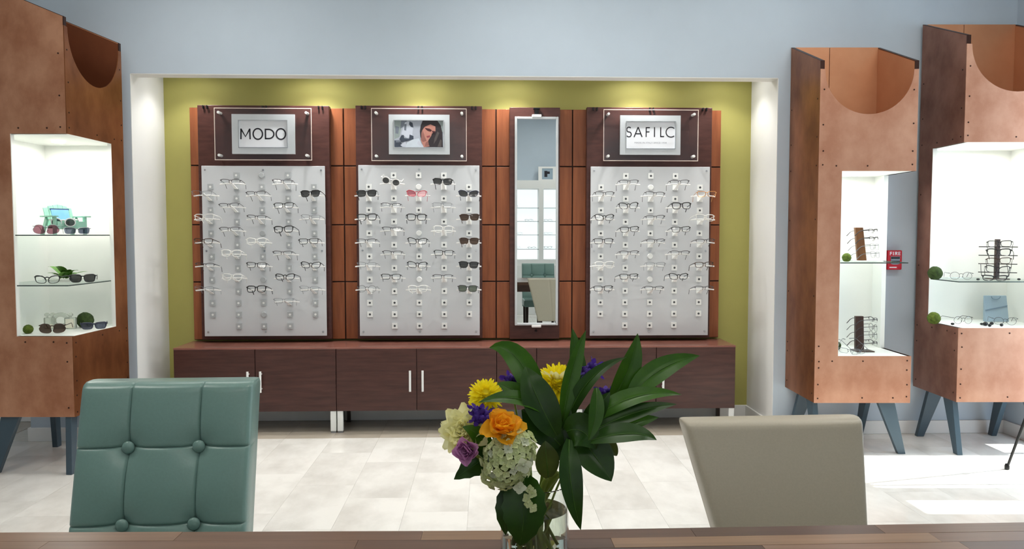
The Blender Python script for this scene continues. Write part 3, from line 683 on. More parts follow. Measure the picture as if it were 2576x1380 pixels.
# low cabinets, four units under one counter top
KY = 5.018
kx = [onY(p, 950, KY).x for p in (437, 845.5, 1249.5, 1450, 1850)]
KZ1 = onY(1100, 872, KY).z; KZ0 = onY(1100, 1031.5, KY).z
ct = struct_ct = tag(part('counter_top', MB().box(kx[0], kx[-1], 0, BY - BT - KY, -0.012, 0), M['counter'], None, bevel=0.002, loc=(0, KY, KZ1)), 'long reddish walnut counter top running across all four low cabinets', 'counter top')
KLAB = ['low walnut cabinet partly hidden by the green chair', 'low walnut cabinet with two white bar handles, below the portrait photo', 'narrow low walnut cabinet behind the bouquet', 'low walnut cabinet above the cream chair']
for i in range(4):
    a, b = kx[i], kx[i + 1]; xm = (a + b) / 2; hw = (b - a) / 2; h = KZ1 - 0.012 - KZ0
    t = thing('low_cabinet', KLAB[i], 'cabinet', (xm, KY, 0), group='walnut cabinets in the niche')
    part('carcass', MB().box(-hw + .0015, hw - .0015, 0.02, BY - BT - KY - 0.005, KZ0, KZ1 - 0.0125), M['walnut'], t)
    for s in (-1, 1):
        xa, xb = (-hw + .002, -.002) if s < 0 else (.002, hw - .002)
        d = part('door', MB().box(xa, xb, 0, 0.019, KZ0, KZ1 - 0.0125), M['walnut'], t, bevel=0.0015)
        hx = s * 0.041
        hz0, hz1 = onY(1040, 982, KY).z, onY(1040, 930, KY).z
        part('handle', MB().tube([(hx, -0.03, hz0), (hx, -0.03, hz1)], 0.0075, 10).tube([(hx, -0.03, hz0 + .02), (hx, 0, hz0 + .02)], 0.005, 8).tube([(hx, -0.03, hz1 - .02), (hx, 0, hz1 - .02)], 0.005, 8), M['peg'], d, 40, label='white bar handle')
        lw = 0.037
        x_ = (-hw + .004) if s < 0 else (hw - .004 - lw)
        lg = part('leg', MB().box(x_, x_ + lw, 0.004, 0.03, 0.012, KZ0), M['peg'], t, bevel=0.002, label='white square leg')
        part('foot', MB().box(x_ + .002, x_ + lw - .002, 0.006, 0.03, 0, 0.0125), M['alu'], lg)
        part('leg', MB().box(x_ + .01, x_ + lw - .004, 0.30, 0.325, 0, KZ0).box(x_ + .004, x_ + lw, 0.295, 0.33, 0, 0.006), M['legdark'], t)

# ------------------------------------------------------------------ copper display towers
CP, SP = math.cos(PSI), math.sin(PSI)
def Y2W(x, y, z=0.0): return Vector((x * CP + y * SP, -x * SP + y * CP, z))      # frame turned with the towers -> room frame
def W2Y(p): return Vector((p[0] * CP - p[1] * SP, p[0] * SP + p[1] * CP, p[2]))
def towp(px, py, D):                                                             # point of the room seen at a pixel, D metres deep in the towers' frame
    d = rayd(px, py); dy = d.x * SP + d.y * CP
    return Vector((0, 0, HCAM)) + d * (D / dy)
def tower(label, org, rot, w_, d, zb, zf, zs, zk, o0, o1, ox, oy, side, mats, shelves, rad, pin, lampw):
    # zf front panel top, zs side top at the front, zk side top at the back; side = -1: opening wraps the x=0 edge, +1: the x=w edge
    mf, msd, min_ = mats
    t = thing('copper_display_tower', label, 'display case', (*org, 0), rot, group='copper display towers')
    th = 0.022
    mx = (lambda x: x) if side < 0 else (lambda x: w_ - x)
    cx = w_ / 2
    arc = [(cx + rad * math.cos(a), zf - 0.002 + rad * math.sin(a)) for a in [PI + PI * i / 28 for i in range(29)]]
    # front: open edge at local u=0
    o = [(0, zb), (w_, zb), (w_, zf)] + [(a[0], min(a[1], zf)) for a in arc[::-1]] + [(0, zf), (0, o1), (ox, o1), (ox, o0), (0, o0)]
    if side > 0: o = [(w_ - p[0], p[1]) for p in o]
    part('front_panel', MB().prism(o, 0, 0.005, 'y'), mf, t)
    so_ = [(0.005, zb), (d, zb), (d, zk), (0.005, zs), (0.005, o1), (oy, o1), (oy, o0), (0.005, o0)]
    sc = [(0.005, zb), (d, zb), (d, zk), (0.005, zs)]
    xa = (0, th) if side < 0 else (w_ - th, w_)
    xb = (w_ - th, w_) if side < 0 else (0, th)
    part('side_panel', MB().prism(so_, xa[0], xa[1], 'x'), msd, t)
    part('side_panel', MB().prism(sc, xb[0], xb[1], 'x'), msd, t)
    part('back_panel', MB().box(th, w_ * .42 - .002, d - 0.018, d, zb, zk - .001).box(w_ * .42 + .002, w_ - th, d - 0.018, d, zb, zk - .001), min_, t)
    part('bottom_panel', MB().box(th, w_ - th, 0.005, d - 0.018, zb, zb + 0.018), msd, t)
    part('upper_liner', MB().prism([(.0055, o1 + .02), (d - .0185, o1 + .02), (d - .0185, zk - .012), (.0055, zs - .004)], th, th + .002, 'x').prism([(.0055, o1 + .02), (d - .0185, o1 + .02), (d - .0185, zk - .012), (.0055, zs - .004)], w_ - th - .002, w_ - th, 'x').box(th, w_ - th, 0.0185, d - .02, o1 + 0.016, o1 + .02), min_, t)
    sl = (zk - zs) / (d - .018)
    eg = MB()
    for (a, b) in (xa, xb):
        eg.box(a - .001, b + .001, 0.001, 0.0052, zf + .0, zs + .002)
        eg.hexa([(a, 0.005, zs), (b, 0.005, zs), (b, d, zk), (a, d, zk)], [(a, 0.005, zs + .003), (b, 0.005, zs + .003), (b, d, zk + .003), (a, d, zk + .003)])
    part('edge_trim', eg, M['screw'], t, stuff=True)
    # white lining
    il = 0.03
    wl = MB()
    fx0, fx1 = (0.003, w_ - th) if side < 0 else (th, w_ - .003)
    part('case_floor', MB().box(fx0, fx1, 0.003, d - .018, o0 - .016, o0), M['casewhite'], t)
    part('case_ceiling', MB().box(fx0, fx1, 0.0052, d - .018, o1, o1 + .015), M['casewhite'], t)
    wl.box(th, w_ - th, d - .03, d - .0185, o0, o1)
    c0 = (w_ - th - .008, w_ - th) if side < 0 else (th, th + .008)
    wl.box(c0[0], c0[1], 0.0185, d - .03, o0, o1)
    s0 = (th, th + .006) if side < 0 else (w_ - th - .006, w_ - th)
    wl.box(s0[0], s0[1], oy, d - .03, o0, o1)
    j0 = (0.0015, th + .006) if side < 0 else (w_ - th - .006, w_ - .0015)
    wl.box(j0[0], j0[1], oy - .004, oy, o0, o1)
    p0 = mx(ox - .0015); p1 = mx(ox + .006)
    wl.box(min(p0, mx(ox)), max(p0, mx(ox)), 0.001, 0.024, o0, o1)
    wl.box(min(mx(ox), mx(w_ - th - .008)), max(mx(ox), mx(w_ - th - .008)), 0.0185, 0.024, o0, o1)
    part('white_lining', wl, M['casewhite'], t)
    lm = part('case_lamp', MB().lathe([(0, -.012), (.034, -.012), (.036, 0)], (w_ / 2, d * .45, o1 - .0005), 20), M['lampon'], t)
    a = bpy.data.lights.new('case_spot', 'AREA'); a.shape = 'DISK'; a.size = 0.12; a.energy = lampw * 0.42; a.color = (1, .985, .95)
    q = bpy.data.objects.new('case_spot', a); COL.objects.link(q); q.parent = t; q.location = (w_ / 2, d * .45, o1 - .016)
    for z in shelves:
        g0, g1 = (0.008, ox - .004) if side < 0 else (w_ - ox + .03, w_ - .02)
        if side > 0: g0 = w_ - ox - .06
        else: g1 = ox + .02
        yb = oy - .006
        g = part('glass_shelf', MB().box(g0, g1, 0.026 if side > 0 else .0255, d - .032, z - .006, z), M['shelfglass'], t)
        part('shelf_edge', MB().box(g0, g1, 0.0235 if side > 0 else .023, .0262, z - .006, z).box(g0 - .001 if side < 0 else g1, g0 if side < 0 else g1 + .001, .026, yb, z - .006, z), M['shelfedge'], g)
    # legs: tapered plates, each leaning one way
    def leg(cx_, cy_, dirx, diry):
        a, b, h0 = 0.10, 0.044, zb
        k = 0.032
        if dirx:
            f0 = (0.002, 0.002 + b) if cx_ == 0 else (w_ - .002 - b, w_ - .002)
            t0 = (0.075, 0.075 + a) if cx_ == 0 else (w_ - .075 - a, w_ - .075)
            if not pin: t0 = (0.012, 0.072) if cx_ == 0 else (w_ - .072, w_ - .012)
            y0 = (0.03, 0.03 + k) if cy_ == 0 else (d - .03 - k, d - .03)
            bot = [(f0[0], y0[0], 0), (f0[1], y0[0], 0), (f0[1], y0[1], 0), (f0[0], y0[1], 0)]
            top = [(t0[0], y0[0], h0), (t0[1], y0[0], h0), (t0[1], y0[1], h0), (t0[0], y0[1], h0)]
        else:
            f0 = (0.004, 0.004 + b) if cy_ == 0 else (d - .004 - b, d - .004)
            t0 = (0.075, 0.075 + a) if cy_ == 0 else (d - .075 - a, d - .075)
            x0_ = (0.018, 0.018 + k) if cx_ == 0 else (w_ - .075 - k, w_ - .075)
            bot = [(x0_[0], f0[0], 0), (x0_[1], f0[0], 0), (x0_[1], f0[1], 0), (x0_[0], f0[1], 0)]
            top = [(x0_[0], t0[0], h0), (x0_[1], t0[0], h0), (x0_[1], t0[1], h0), (x0_[0], t0[1], h0)]
        part('leg', MB().hexa(bot, top), M['legblue'], t, bevel=0.002)
    for (cx_, cy_) in ((0, 0), (1, 0), (0, 1), (1, 1)):
        along_x = ((cx_ + cy_) % 2 == 1) ^ (not pin)
        leg(cx_, cy_, along_x, not along_x)
    # screws along the edges
    sc_me = MB().lathe([(0.0048, 0), (0.0042, 0.0022), (0, 0.003)], (0, 0, 0), 8, 'y').mesh('screw', M['screw'], True)
    rr = random.Random(int(org[0] * 100))
    for z in (zb + .03, zb + .11, zb + .2, zb + .33, o0 - .03, o1 + .03, o1 + .12, o1 + .27, zf - .12):
        for x in (0.022, w_ - .022):
            if (o0 < z < o1) and ((x < .1) == (side < 0)): continue
            link('screw', sc_me, t, (x + rr.uniform(-.003, .003), 0, z + rr.uniform(-.008, .008)))
    for x in (.5, .82):
        link('screw', sc_me, t, (w_ * x, 0, zb + .03)); link('screw', sc_me, t, (w_ * (x if side < 0 else 1 - x), 0, o1 + .03)); link('screw', sc_me, t, (w_ * (x if side < 0 else 1 - x), 0, o0 - .03))
    sx = 0 if side < 0 else w_
    for sgn, X in ((-1, 0.0), (1, w_)):
        for y in (0.035, d - .03):
            for z in (zb + .05, zb + .3, o0 - .035, o0 + .35, o0 + .8, o1 + .035, o1 + .2, o1 + .42):
                if o0 < z < o1 and sgn == side and y < oy: continue
                link('screw', sc_me, t, (X, y, z), (0, 0, PI / 2 * sgn))
        if sgn == side:
            for y in (oy * .35, oy * .85):
                for z in (o0 - .03, o1 + .03): link('screw', sc_me, t, (X, y, z), (0, 0, PI / 2 * sgn))
    return t
ZB, O0, O1 = 0.318, 0.755, 1.834
T1 = tower('tall brown copper display tower behind the green chair, scooped top facing the room', Y2W(-2.356, 4.10)[:2], PI / 2 - PSI, 0.59, 0.49, ZB, 2.40, 2.445, 2.645, O0, O1, 0.45, 0.303, -1, (M['copperrich'], M['copperlit'], M['copperinshade']), (1.300, 1.030), 0.265, False, 10)
T2 = tower('shorter pinkish copper display tower beside the niche with fire alarm seen through it', Y2W(1.775, 4.47)[:2], -PSI, 0.565, 0.478, 0.313, 2.252, 2.298, 2.484, 0.590, 1.668, 0.43, 0.33, 1, (M['copperpale'], M['copperrich'], M['copperin']), (1.138,), 0.256, True, 8)
T3 = tower('tall tan copper display tower at the corner by the tripod', Y2W(2.612, 4.47)[:2], -PSI, 0.60, 0.488, ZB, 2.395, 2.443, 2.630, O0, O1, 0.56, 0.335, -1, (M['copperpale'], M['coppershade'], M['copperin']), (1.027,), 0.27, True, 10)

# fire alarm on the wall between the towers
a_, b_, c_, d_ = rect(2230, 629, 2268, 678, WY - .03)
t = thing('fire_alarm', 'red fire alarm pull station on the wall, seen through the copper tower', 'alarm', ((a_ + b_) / 2, WY, c_))
W2, H = (b_ - a_) / 2, d_ - c_
part('housing', MB().box(-W2 - .004, W2 - .004, -0.045, 0, 0, H), M['red'], t, bevel=0.006)
part('pull_recess', MB().prism([(-W2 * .55, H * .30), (-W2 * .25, H * .27), (W2 * .25, H * .27), (W2 * .55, H * .30), (W2 * .62, H * .68), (-W2 * .62, H * .68)], -0.047, -0.0452, 'y'), M['alu'], t)
part('pull_handle', MB().box(-W2 * .5, W2 * .5, -0.056, -0.047, H * .36, H * .46).box(-W2 * .52, W2 * .52, -0.052, -0.047, H * .56, H * .66), M['black'], t)
part('label_bar', MB().box(-W2 * .75, W2 * .2, -0.046, -0.0452, H * .10, H * .15), M['card'], t)
mb = MB(); h = H * .17; wd = h * .2
for ch, u, ww in (('F', -.72, .28), ('I', -.28, .1), ('R', -.05, .3), ('E', .38, .28)): letter(mb, ch, u * W2, ww * W2, h, wd, -0.0458)
part('lettering', mb.shift((0, 0, H * .75)), M['card'], t, stuff=True)

# ------------------------------------------------------------------ things inside the towers
R1 = PI / 2 - PSI
def inT(px, D, z):      # point on the level z, D deep, under pixel column px
    p = towp(px, 590, D); return Vector((p.x, p.y, z))
def moss(px, D, z, r, m, label):
    p = inT(px, D, z); t = MB()
    n_, rings = 20, 14
    t.ball((0, 0, 0), r, n_, rings); rr = random.Random(int(px))
    t.v = [tuple(c * (1 + rr.uniform(-.05, .04)) for c in v) for v in t.v]
    t.v = [(v[0], v[1], max(v[2], -r * .9)) for v in t.v]
    o = part('moss_ball', t, M[m], None, 'all', loc=(p.x, p.y, z + r * .9)); tag(o, label, 'moss ball', 'moss balls in the display towers')
# tower by the green chair: upper shelf
z1, z2, z0 = 1.3005, 1.0305, O0 + .0005
p = inT(160, 4.36, z1)
t = thing('toy_deck_chair', 'small mint deck chair ornament holding a blue picture on the upper glass shelf', 'ornament', p, .95)
bk = MB()
for i in range(6):
    u = -0.0775 + i * 0.0258
    hgt = 0.172 - 0.7 * (u + .0129) ** 2 * 6
    part('back_slat', MB().hexa([(u, 0.012, .035), (u + .0242, 0.012, .035), (u + .0242, 0.020, .035), (u, 0.020, .035)], [(u, .058, hgt - (0.004 if i < 3 else 0)), (u + .0242, .058, hgt - (.004 if i > 2 else 0)), (u + .0242, .066, hgt - (.004 if i > 2 else 0)), (u, .066, hgt - (.004 if i < 3 else 0))]), M['mint'], t)
part('seat', MB().hexa([(-.075, -.085, .066), (.075, -.085, .066), (.075, .02, .04), (-.075, .02, .04)], [(-.075, -.085, .074), (.075, -.085, .074), (.075, .02, .048), (-.075, .02, .048)]), M['mint'], t)
part('apron', MB().box(-.075, .075, -.09, -.084, .030, .072), M['mint'], t)
for s in (-1, 1):
    part('armrest', MB().box(s * .088 - .016, s * .088 + .016, -.10, .045, .098, .105), M['mint'], t)
    part('leg', MB().box(s * .082 - .006, s * .082 + .006, -.085, -.062, 0, .098), M['mint'], t)
    part('leg', MB().hexa([(s * .082 - .006, .055, 0), (s * .082 + .006, .055, 0), (s * .082 + .006, .078, 0), (s * .082 - .006, .078, 0)], [(s * .082 - .006, .0, .08), (s * .082 + .006, .0, .08), (s * .082 + .006, .02, .098), (s * .082 - .006, .02, .098)]), M['mint'], t)
pc = part('picture', MB().hexa([(-.042, .026, .083), (.052, .026, .083), (.052, .030, .083), (-.042, .030, .083)], [(-.042, .046, .142), (.052, .046, .142), (.052, .050, .142), (-.042, .050, .142)]), M['screen'], t, label='blue picture in a navy border')
part('border', MB().hexa([(-.047, .0455, .140), (.057, .0455, .140), (.057, .053, .140), (-.047, .053, .140)], [(-.047, .048, .148), (.057, .048, .148), (.057, .055, .148), (-.047, .055, .148)]), M['navy'], pc)
EWG = 'eyewear inside the display towers'
def stand_on(k): return max(-z for _, z in outline(ST[k][0], 1)) + ST[k][2]
def lay(k, px, D, z, yaw, label, pit=.02, roll=0, lift=0):
    q = inT(px, D, z)
    return eyewear(k, label, (q.x, q.y, z + stand_on(k) * math.cos(pit) + .002 + lift), (pit, roll, yaw), EWG)
lay('A', 116, 4.20, z1, -PSI + .25, 'rose tinted wire sunglasses in front of the mint ornament')
lay('y', 194, 4.29, z1, -PSI + .55, 'silver sunglasses with grey lenses standing beside the mint ornament')
lay('W', 160, 4.27, z1, -PSI + .45, 'white sunglasses resting on the mint deck chair ornament', lift=.040)
lay('c', 115, 4.19, z2, -PSI + .15, 'black eyeglasses on the lower glass shelf before the leafy plant')
lay('s', 205, 4.27, z2, -PSI + .45, 'black sunglasses on the lower glass shelf next to black eyeglasses')
p = inT(157, 4.44, z2)
t = thing('leafy_dish', 'low white dish of green leaves on the lower glass shelf', 'plant', p)
part('dish', MB().lathe([(.07, 0), (.105, .014), (.108, .018), (.1, .016), (.06, .006), (0, .006)], seg=28), M['casewhite'], t, True)
rr = random.Random(3)
def simple_leaf(L, w_, droop, cup=.2, n=8):
    mb = MB(); rows = []
    for i in range(n + 1):
        u = i / n; ww = w_ / 2 * (math.sin(PI * min(1, u ** .75)) ** .8 if 0 < u < 1 else 0.02)
        rows.append([(L * u, v * ww, droop * math.sin(u * PI * .55) * L + cup * abs(v) * ww) for v in (-1, -.5, 0, .5, 1)])
    return mb.grid(rows)
for i in range(11):
    a = 2 * PI * i / 11 + rr.uniform(-.2, .2)
    o = part('leaf', simple_leaf(rr.uniform(.07, .115), rr.uniform(.045, .06), rr.uniform(.25, .7)), M['leafpale' if i % 3 else 'leaf'], t, 'all', loc=(rr.uniform(-.02, .02), rr.uniform(-.02, .02), .016), rot=(0, 0, a))
moss(63, 4.22, z0, .026, 'moss', 'small green moss ball on the case floor beside brown aviator sunglasses')
moss(208, 4.50, z0, .047, 'mossdark', 'large dark moss ball behind the navy sunglasses')
BL = [(119, 'clear glass bottle ornament with two knobs, behind brown aviator sunglasses'), (146, 'ring shaped clear glass ornament between two clear blocks'), (171, 'clear glass bottle with cream paper label beside the large moss ball')]
for i, (px, lab) in enumerate(BL):
    p = inT(px, 4.44, z0); t = thing('glass_ornament', lab, 'ornament', p, -PSI + .2, group='clear glass ornaments')
    if i == 1:
        part('ring', MB().tube([(.038 * math.cos(a), 0, .048 + .034 * math.sin(a)) for a in [2 * PI * k / 24 for k in range(24)]], .013, 10, closed=True), M['clearblock'], t, True)
        part('base', MB().box(-.034, .034, -.02, .02, 0, .014), M['clearblock'], t, bevel=.003)
    else:
        part('block', MB().box(-.03, .03, -.017, .017, 0, .066), M['clearblock'], t, bevel=.006)
        part('paper_label', MB().box(-.022, .022, -.0185, -.0172, .006, .058 if i else .028), M['paper'], t)
        for k in ((-.014, .014) if i == 0 else (0,)):
            part('stopper', MB().lathe([(.006, 0), (.006, .006), (.013, .009), (.015, .018), (.009, .026), (0, .028)], (k, 0, .066), 14), M['clearblock'], t, True)
lay('V', 124, 4.20, z0, -PSI + .25, 'large brown aviator sunglasses on the case floor before clear ornaments')
lay('N', 230, 4.37, z0, -PSI + .5, 'flat-top navy sunglasses before the large dark moss ball')

# middle tower
def slab_stand(px, D, z, h, lean, mt, label, n, styles, lz0, dz, gl):
    p = inT(px, D, z)
    t = thing('eyewear_stand', label, 'stand', p, -PSI)
    part('slab', MB().hexa([(-.026, -.012, .006), (.026, -.012, .006), (.026, .012, .006), (-.026, .012, .006)], [(-.026 - lean, -.012, h), (.022 - lean, -.012, h), (.022 - lean, .012, h), (-.026 - lean, .012, h)]), M[mt], t, bevel=.002)
    part('base', MB().box(-.035, .075, -.045, .045, 0, .006), M['peg'] if mt == 'standwood' else M['standdark'], t, bevel=.001)
    for i in range(n):
        zz = lz0 + dz * i; sh = -lean * zz / h
        part('rest', MB().box(.0 + sh, .055 + sh, -.004, .004, zz - .004, zz), M['peg'], t)
        q = p + Matrix.Rotation(-PSI, 4, 'Z') @ Vector((.088 + sh, 0, zz + .006))
        eyewear(styles[i], gl % ROWN[i], tuple(q), (-.06, 0, PI / 2 - PSI - .05), EWG)
sh2 = 1.138 + .0005
slab_stand(2169, 4.66, sh2, .205, .022, 'standwood', 'leaning brown wood eyewear stand on the glass shelf, four pairs hung sideways', 4, ['g', 'g', 'h', 'h'], .035, .047, 'eyeglasses hung sideways on the shelf stand, %s from bottom')
slab_stand(2168, 4.66, .5905, .215, .004, 'standdark', 'dark wood eyewear stand on the case floor of the shorter tower', 4, ['h', 'x', 'x', 'h'], .045, .047, 'eyeglasses hung sideways on the dark floor stand, %s from bottom')
moss(2131, 4.62, sh2, .027, 'moss', 'green moss ball on the glass shelf beside the leaning wood stand')
moss(2110, 4.72, .5905, .028, 'mossdark', 'moss ball half hidden behind the opening edge of the shorter tower')
lay('g', 2143, 4.57, .5905, -PSI - .7, 'thin grey eyeglasses lying before the dark wood stand', pit=.5, lift=-.004)
lay('g', 2170, 4.53, .5905, -PSI + .5, 'thin grey eyeglasses lying nearest the opening below the dark wood stand', pit=.6, lift=-.004)

# tower at the corner
s3 = 1.0275
moss(2355, 4.68, s3, .042, 'mossdark', 'moss ball on the glass shelf of the corner tower')
moss(2355, 4.68, z0, .038, 'moss', 'moss ball on the case floor of the corner tower')
lay('x', 2421, 4.62, s3, -PSI - .3, 'thin wire eyeglasses on the glass shelf beside the black eyewear rack')
p = inT(2512, 4.70, s3)
t = thing('eyewear_rack', 'dark upright eyewear rack with crossbars on the shelf of the corner tower', 'rack', p, -PSI)
part('post', MB().box(-.0125, .0125, -.002, .018, .0, .245), M['standdark'], t, bevel=.002)
part('base', MB().box(-.05, .05, -.045, .05, 0, .006), M['standdark'], t, bevel=.001)
for i, (k, dx) in enumerate([('c', -.004), ('b', .0), ('K', -.002), ('k', .002)]):
    zz = .050 + i * .052
    part('crossbar', MB().tube([(-.085, .055, zz - .008), (.085, .055 - .11, zz - .008)], .0026, 6), M['black'], t)
    q = p + Matrix.Rotation(-PSI, 4, 'Z') @ Vector((dx - .012, -.028, zz + .012))
    eyewear(k, '%s on the upright rack, %s from bottom' % (ST[k][7], ROWN[i]), tuple(q), (-.22, rr.uniform(-.05, .05), -PSI - .62 + rr.uniform(-.08, .08)), EWG)
lay('K', 2506, 4.56, s3, -PSI - .45, 'bold black eyeglasses standing at the foot of the upright rack', pit=.75, lift=-.006)
lay('x', 2430, 4.66, z0, -PSI + .1, 'thin wire eyeglasses on the case floor beside the grey-blue card bag')
lay('x', 2536, 4.60, z0, -PSI - .35, 'thin wire eyeglasses leaning before the grey-blue card bag')
p = inT(2515, 4.80, z0)
t = thing('card_bag', 'grey-blue card bag with handle hole and diagonal fold on the case floor', 'bag', p, -PSI)
bo = [(-.078, 0), (.07, 0), (.074, .155), (.067, .162), (-.066, .162), (-.073, .155)]
part('bag_body', MB().hexa([(-.078, -.012, 0), (.07, -.012, 0), (.07, .018, 0), (-.078, .018, 0)], [(-.070, .028, .162), (.074, .028, .162), (.074, .036, .162), (-.070, .036, .162)]), M['bag'], t, bevel=.004)
part('handle', MB().tube([(.028 * math.cos(a), .024 - .012 + .006, .158 - .020 * math.sin(a)) for a in [PI * k / 12 for k in range(13)]], .0018, 6), M['bagline'], t, True)
part('fold', MB().hexa([(-.074, -.002, .070), (.068, .006, .098), (.068, .010, .098), (-.074, .004, .070)], [(-.074, .0, .074), (.068, .008, .102), (.068, .012, .102), (-.074, .006, .074)]), M['bagline'], t)
PEB = [(2477, 4.62, .011, .007), (2486, 4.58, .016, .012), (2497, 4.53, .010, .009), (2502, 4.63, .012, .009), (2527, 4.55, .010, .009), (2403, 4.62, .011, .007)]
PLAB = ['flattest black pebble touching the biggest pebble', 'biggest black pebble on the corner tower floor', 'round black pebble in front of the biggest pebble', 'black pebble at the foot of the card bag', 'round black pebble before the leaning wire eyeglasses', 'dark pebble under the wire eyeglasses beside the moss ball']
for (px, D, rx, rz), lab in zip(PEB, PLAB):
    q = inT(px, D, z0)
    tag(part('pebble', MB().ball((0, 0, rz * .97), 1, 12, 8, (rx, rx * .8, rz)), M['pebble'], None, 'all', loc=tuple(q)), lab, 'pebble', 'black pebbles')
for px, lab in ((2464, 'small dark pebble on the glass shelf, side of the moss ball'), (2567, 'small dark pebble on the glass shelf past the upright rack')):
    q = inT(px, 4.6, s3); tag(part('pebble', MB().ball((0, 0, .006), 1, 12, 8, (.010, .008, .0062)), M['pebble'], None, 'all', loc=tuple(q)), lab, 'pebble', 'black pebbles')

# ------------------------------------------------------------------ tripod by the window
foot = onZ(2533, 1180, 0.0)
top = Y2W(3.05, 3.93); TH_ = 1.46
t = thing('tripod_stand', 'black metal tripod stand by the window, one thin leg in view', 'stand', (top.x, top.y, 0))
for f in (foot, Y2W(2.80, 3.62), Vector((RX - .05, top.y + .02, 0))):
    f = Vector((f.x, f.y, 0)) - Vector((top.x, top.y, 0)); tp = Vector((f.x * .06, f.y * .06, TH_)); u = (tp - f)
    l = part('leg', MB().tube([f + u * .006 + Vector((0, 0, .008)), f + u * .30, f + u * .302, tp], [.007, .008, .011, .011], 10), M['black'], t, True)
    part('rubber_foot', MB().lathe([(0.006, 0), (.013, .003), (.013, .02), (.009, .032), (0, .034)], tuple(f), 12), M['black'], l, True)
    part('clamp', MB().tube([f + u * .28, f + u * .32], [.015, .015], 10), M['black'], l, True)
part('hub', MB().lathe([(.02, TH_ - .05), (.035, TH_ - .03), (.035, TH_ + .02), (.012, TH_ + .03), (.012, TH_ + .12), (0, TH_ + .12)], seg=16), M['black'], t, True)

# ------------------------------------------------------------------ chairs
def pad_mesh(hw, hw0, zb, zt, T, lean, dips, seams, rnd=.018, skew=0.0, bulge=.010, backseam=False, nx=46, nz=46):
    xs = [-1 + 2 * i / nx for i in range(nx + 1)]
    zs = [i / nz for i in range(nz + 1)]
    for (bx, bz) in dips:
        for e in (-.012, -.008, -.004, 0, .004, .008, .012): xs.append(bx / hw + e / hw); zs.append((bz - zb + e) / (zt - zb))
    for e in (.99, .975, .955, .93, .90): xs += [e, -e]; zs.append(1 - (1 - e) * .8)
    xs = sorted(set(round(x, 4) for x in xs if -1 <= x <= 1)); zs = sorted(set(round(z, 4) for z in zs if 0 <= z <= 1))
    bxs = sorted(set([-hw] + [b[0] for b in dips] + [hw])); bzs = sorted(set([zb] + [b[1] for b in dips] + [zt]))
    def cell(v, L):
        for a, b in zip(L[:-1], L[1:]):
            if a <= v <= b: return max(0, math.sin(PI * (v - a) / (b - a)))
        return 0
    rows = []
    for zf in zs:
        z = zb + zf * (zt - zb); h = hw0 + (hw - hw0) * zf; sx = skew * (z - zb)
        edge = max(0, (z - (zt - rnd)) / rnd)
        row = []
        for u in xs:
            x = u * h
            y = 0.0
            e = max(0, (abs(x) - (h - rnd)) / rnd)
            y += rnd * (1 - math.sqrt(max(0, 1 - min(1, e) ** 2))) * .8 + rnd * (1 - math.sqrt(max(0, 1 - min(1, edge) ** 2))) * .9
            if dips:
                ux = x * hw / h
                y -= bulge * (cell(ux, bxs) ** .5) * (cell(z, bzs) ** .5)
                for (bx, bz) in dips:
                    r = math.hypot(ux - bx, z - bz); y += .024 * math.exp(-(r / .030) ** 1.2)
                for bx in bxs[1:-1]: y += .004 * math.exp(-((ux - bx) / .0025) ** 2)
                for bz in bzs[1:-1]: y += .004 * math.exp(-((z - bz) / .0025) ** 2)
            else: y -= bulge * (cell(x, [-h, h]) ** .5)
            row.append((x + sx, y + lean * (z - zb), z))
        bk = []
        for u in xs[::-1]:
            x = u * h; e = max(0, (abs(x) - (h - .015)) / .015)
            y = T - .010 * min(1, e) ** 2 - .016 * edge ** 2
            if backseam: y -= .004 * math.exp(-(x / .004) ** 2)
            bk.append((x + sx, y + lean * (z - zb), z))
        rows.append(row + bk)
    mb = MB(); n = len(rows[0]); vs = [p for r in rows for p in r]; fs = []
    for i in range(len(rows) - 1):
        for k in range(n):
            l = (k + 1) % n; fs.append((i * n + k, i * n + l, (i + 1) * n + l, (i + 1) * n + k))
    m_ = n // 2; o_ = (len(rows) - 1) * n
    for base, fl in ((0, True), (o_, False)):
        for k in range(m_ - 1):
            f = (base + k, base + k + 1, base + n - 2 - k, base + n - 1 - k)
            fs.append(f[::-1] if fl else f)
    return mb.add(vs, fs)
def chair(name, label, loc, rotz, m, hw, hw0, zt, T, lean, dips, skew=0., backseam=False, group=None):
    t = thing(name, label, 'chair', loc, rotz, group)
    zb = 0.33
    part('backrest', pad_mesh(hw, hw0, zb, zt, T, lean, dips, None, skew=skew, backseam=backseam), M[m], t, 'all' if not dips else 50)
    for (bx, bz) in dips:
        part('button', MB().ball((0, 0, 0), .0165, 16, 10, (1, .62, 1)), M[m], t, 'all', loc=(bx + skew * (bz - zb), lean * (bz - zb) + .0075, bz))
    h = hw0
    sb = MB().box(-h - .01, h + .01, -.44, -.012, .36, .45)
    part('seat', sb, M[m], t, bevel=.02)
    for sx in (-1, 1):
        for (yy, dy) in ((-.42, 0), (.0, .05)):
            xx = sx * (h - .03)
            part('leg', MB().hexa([(xx - .014, yy + dy, 0), (xx + .014, yy + dy, 0), (xx + .014, yy + dy + .028, 0), (xx - .014, yy + dy + .028, 0)], [(xx - .021, yy, .362), (xx + .021, yy, .362), (xx + .021, yy + .042, .362), (xx - .021, yy + .042, .362)]), M['legdark'], t)
    return t
ptop = towp(428, 963, 2.02)
LEAN = .26
zr1, zr2 = towp(404, 1126, 1.975).z, towp(394, 1323, 1.925).z
yb0 = 2.02 - LEAN * (ptop.z - .33)
base = Y2W(-.905, yb0, 0)
A1 = math.radians(3.6) - PSI
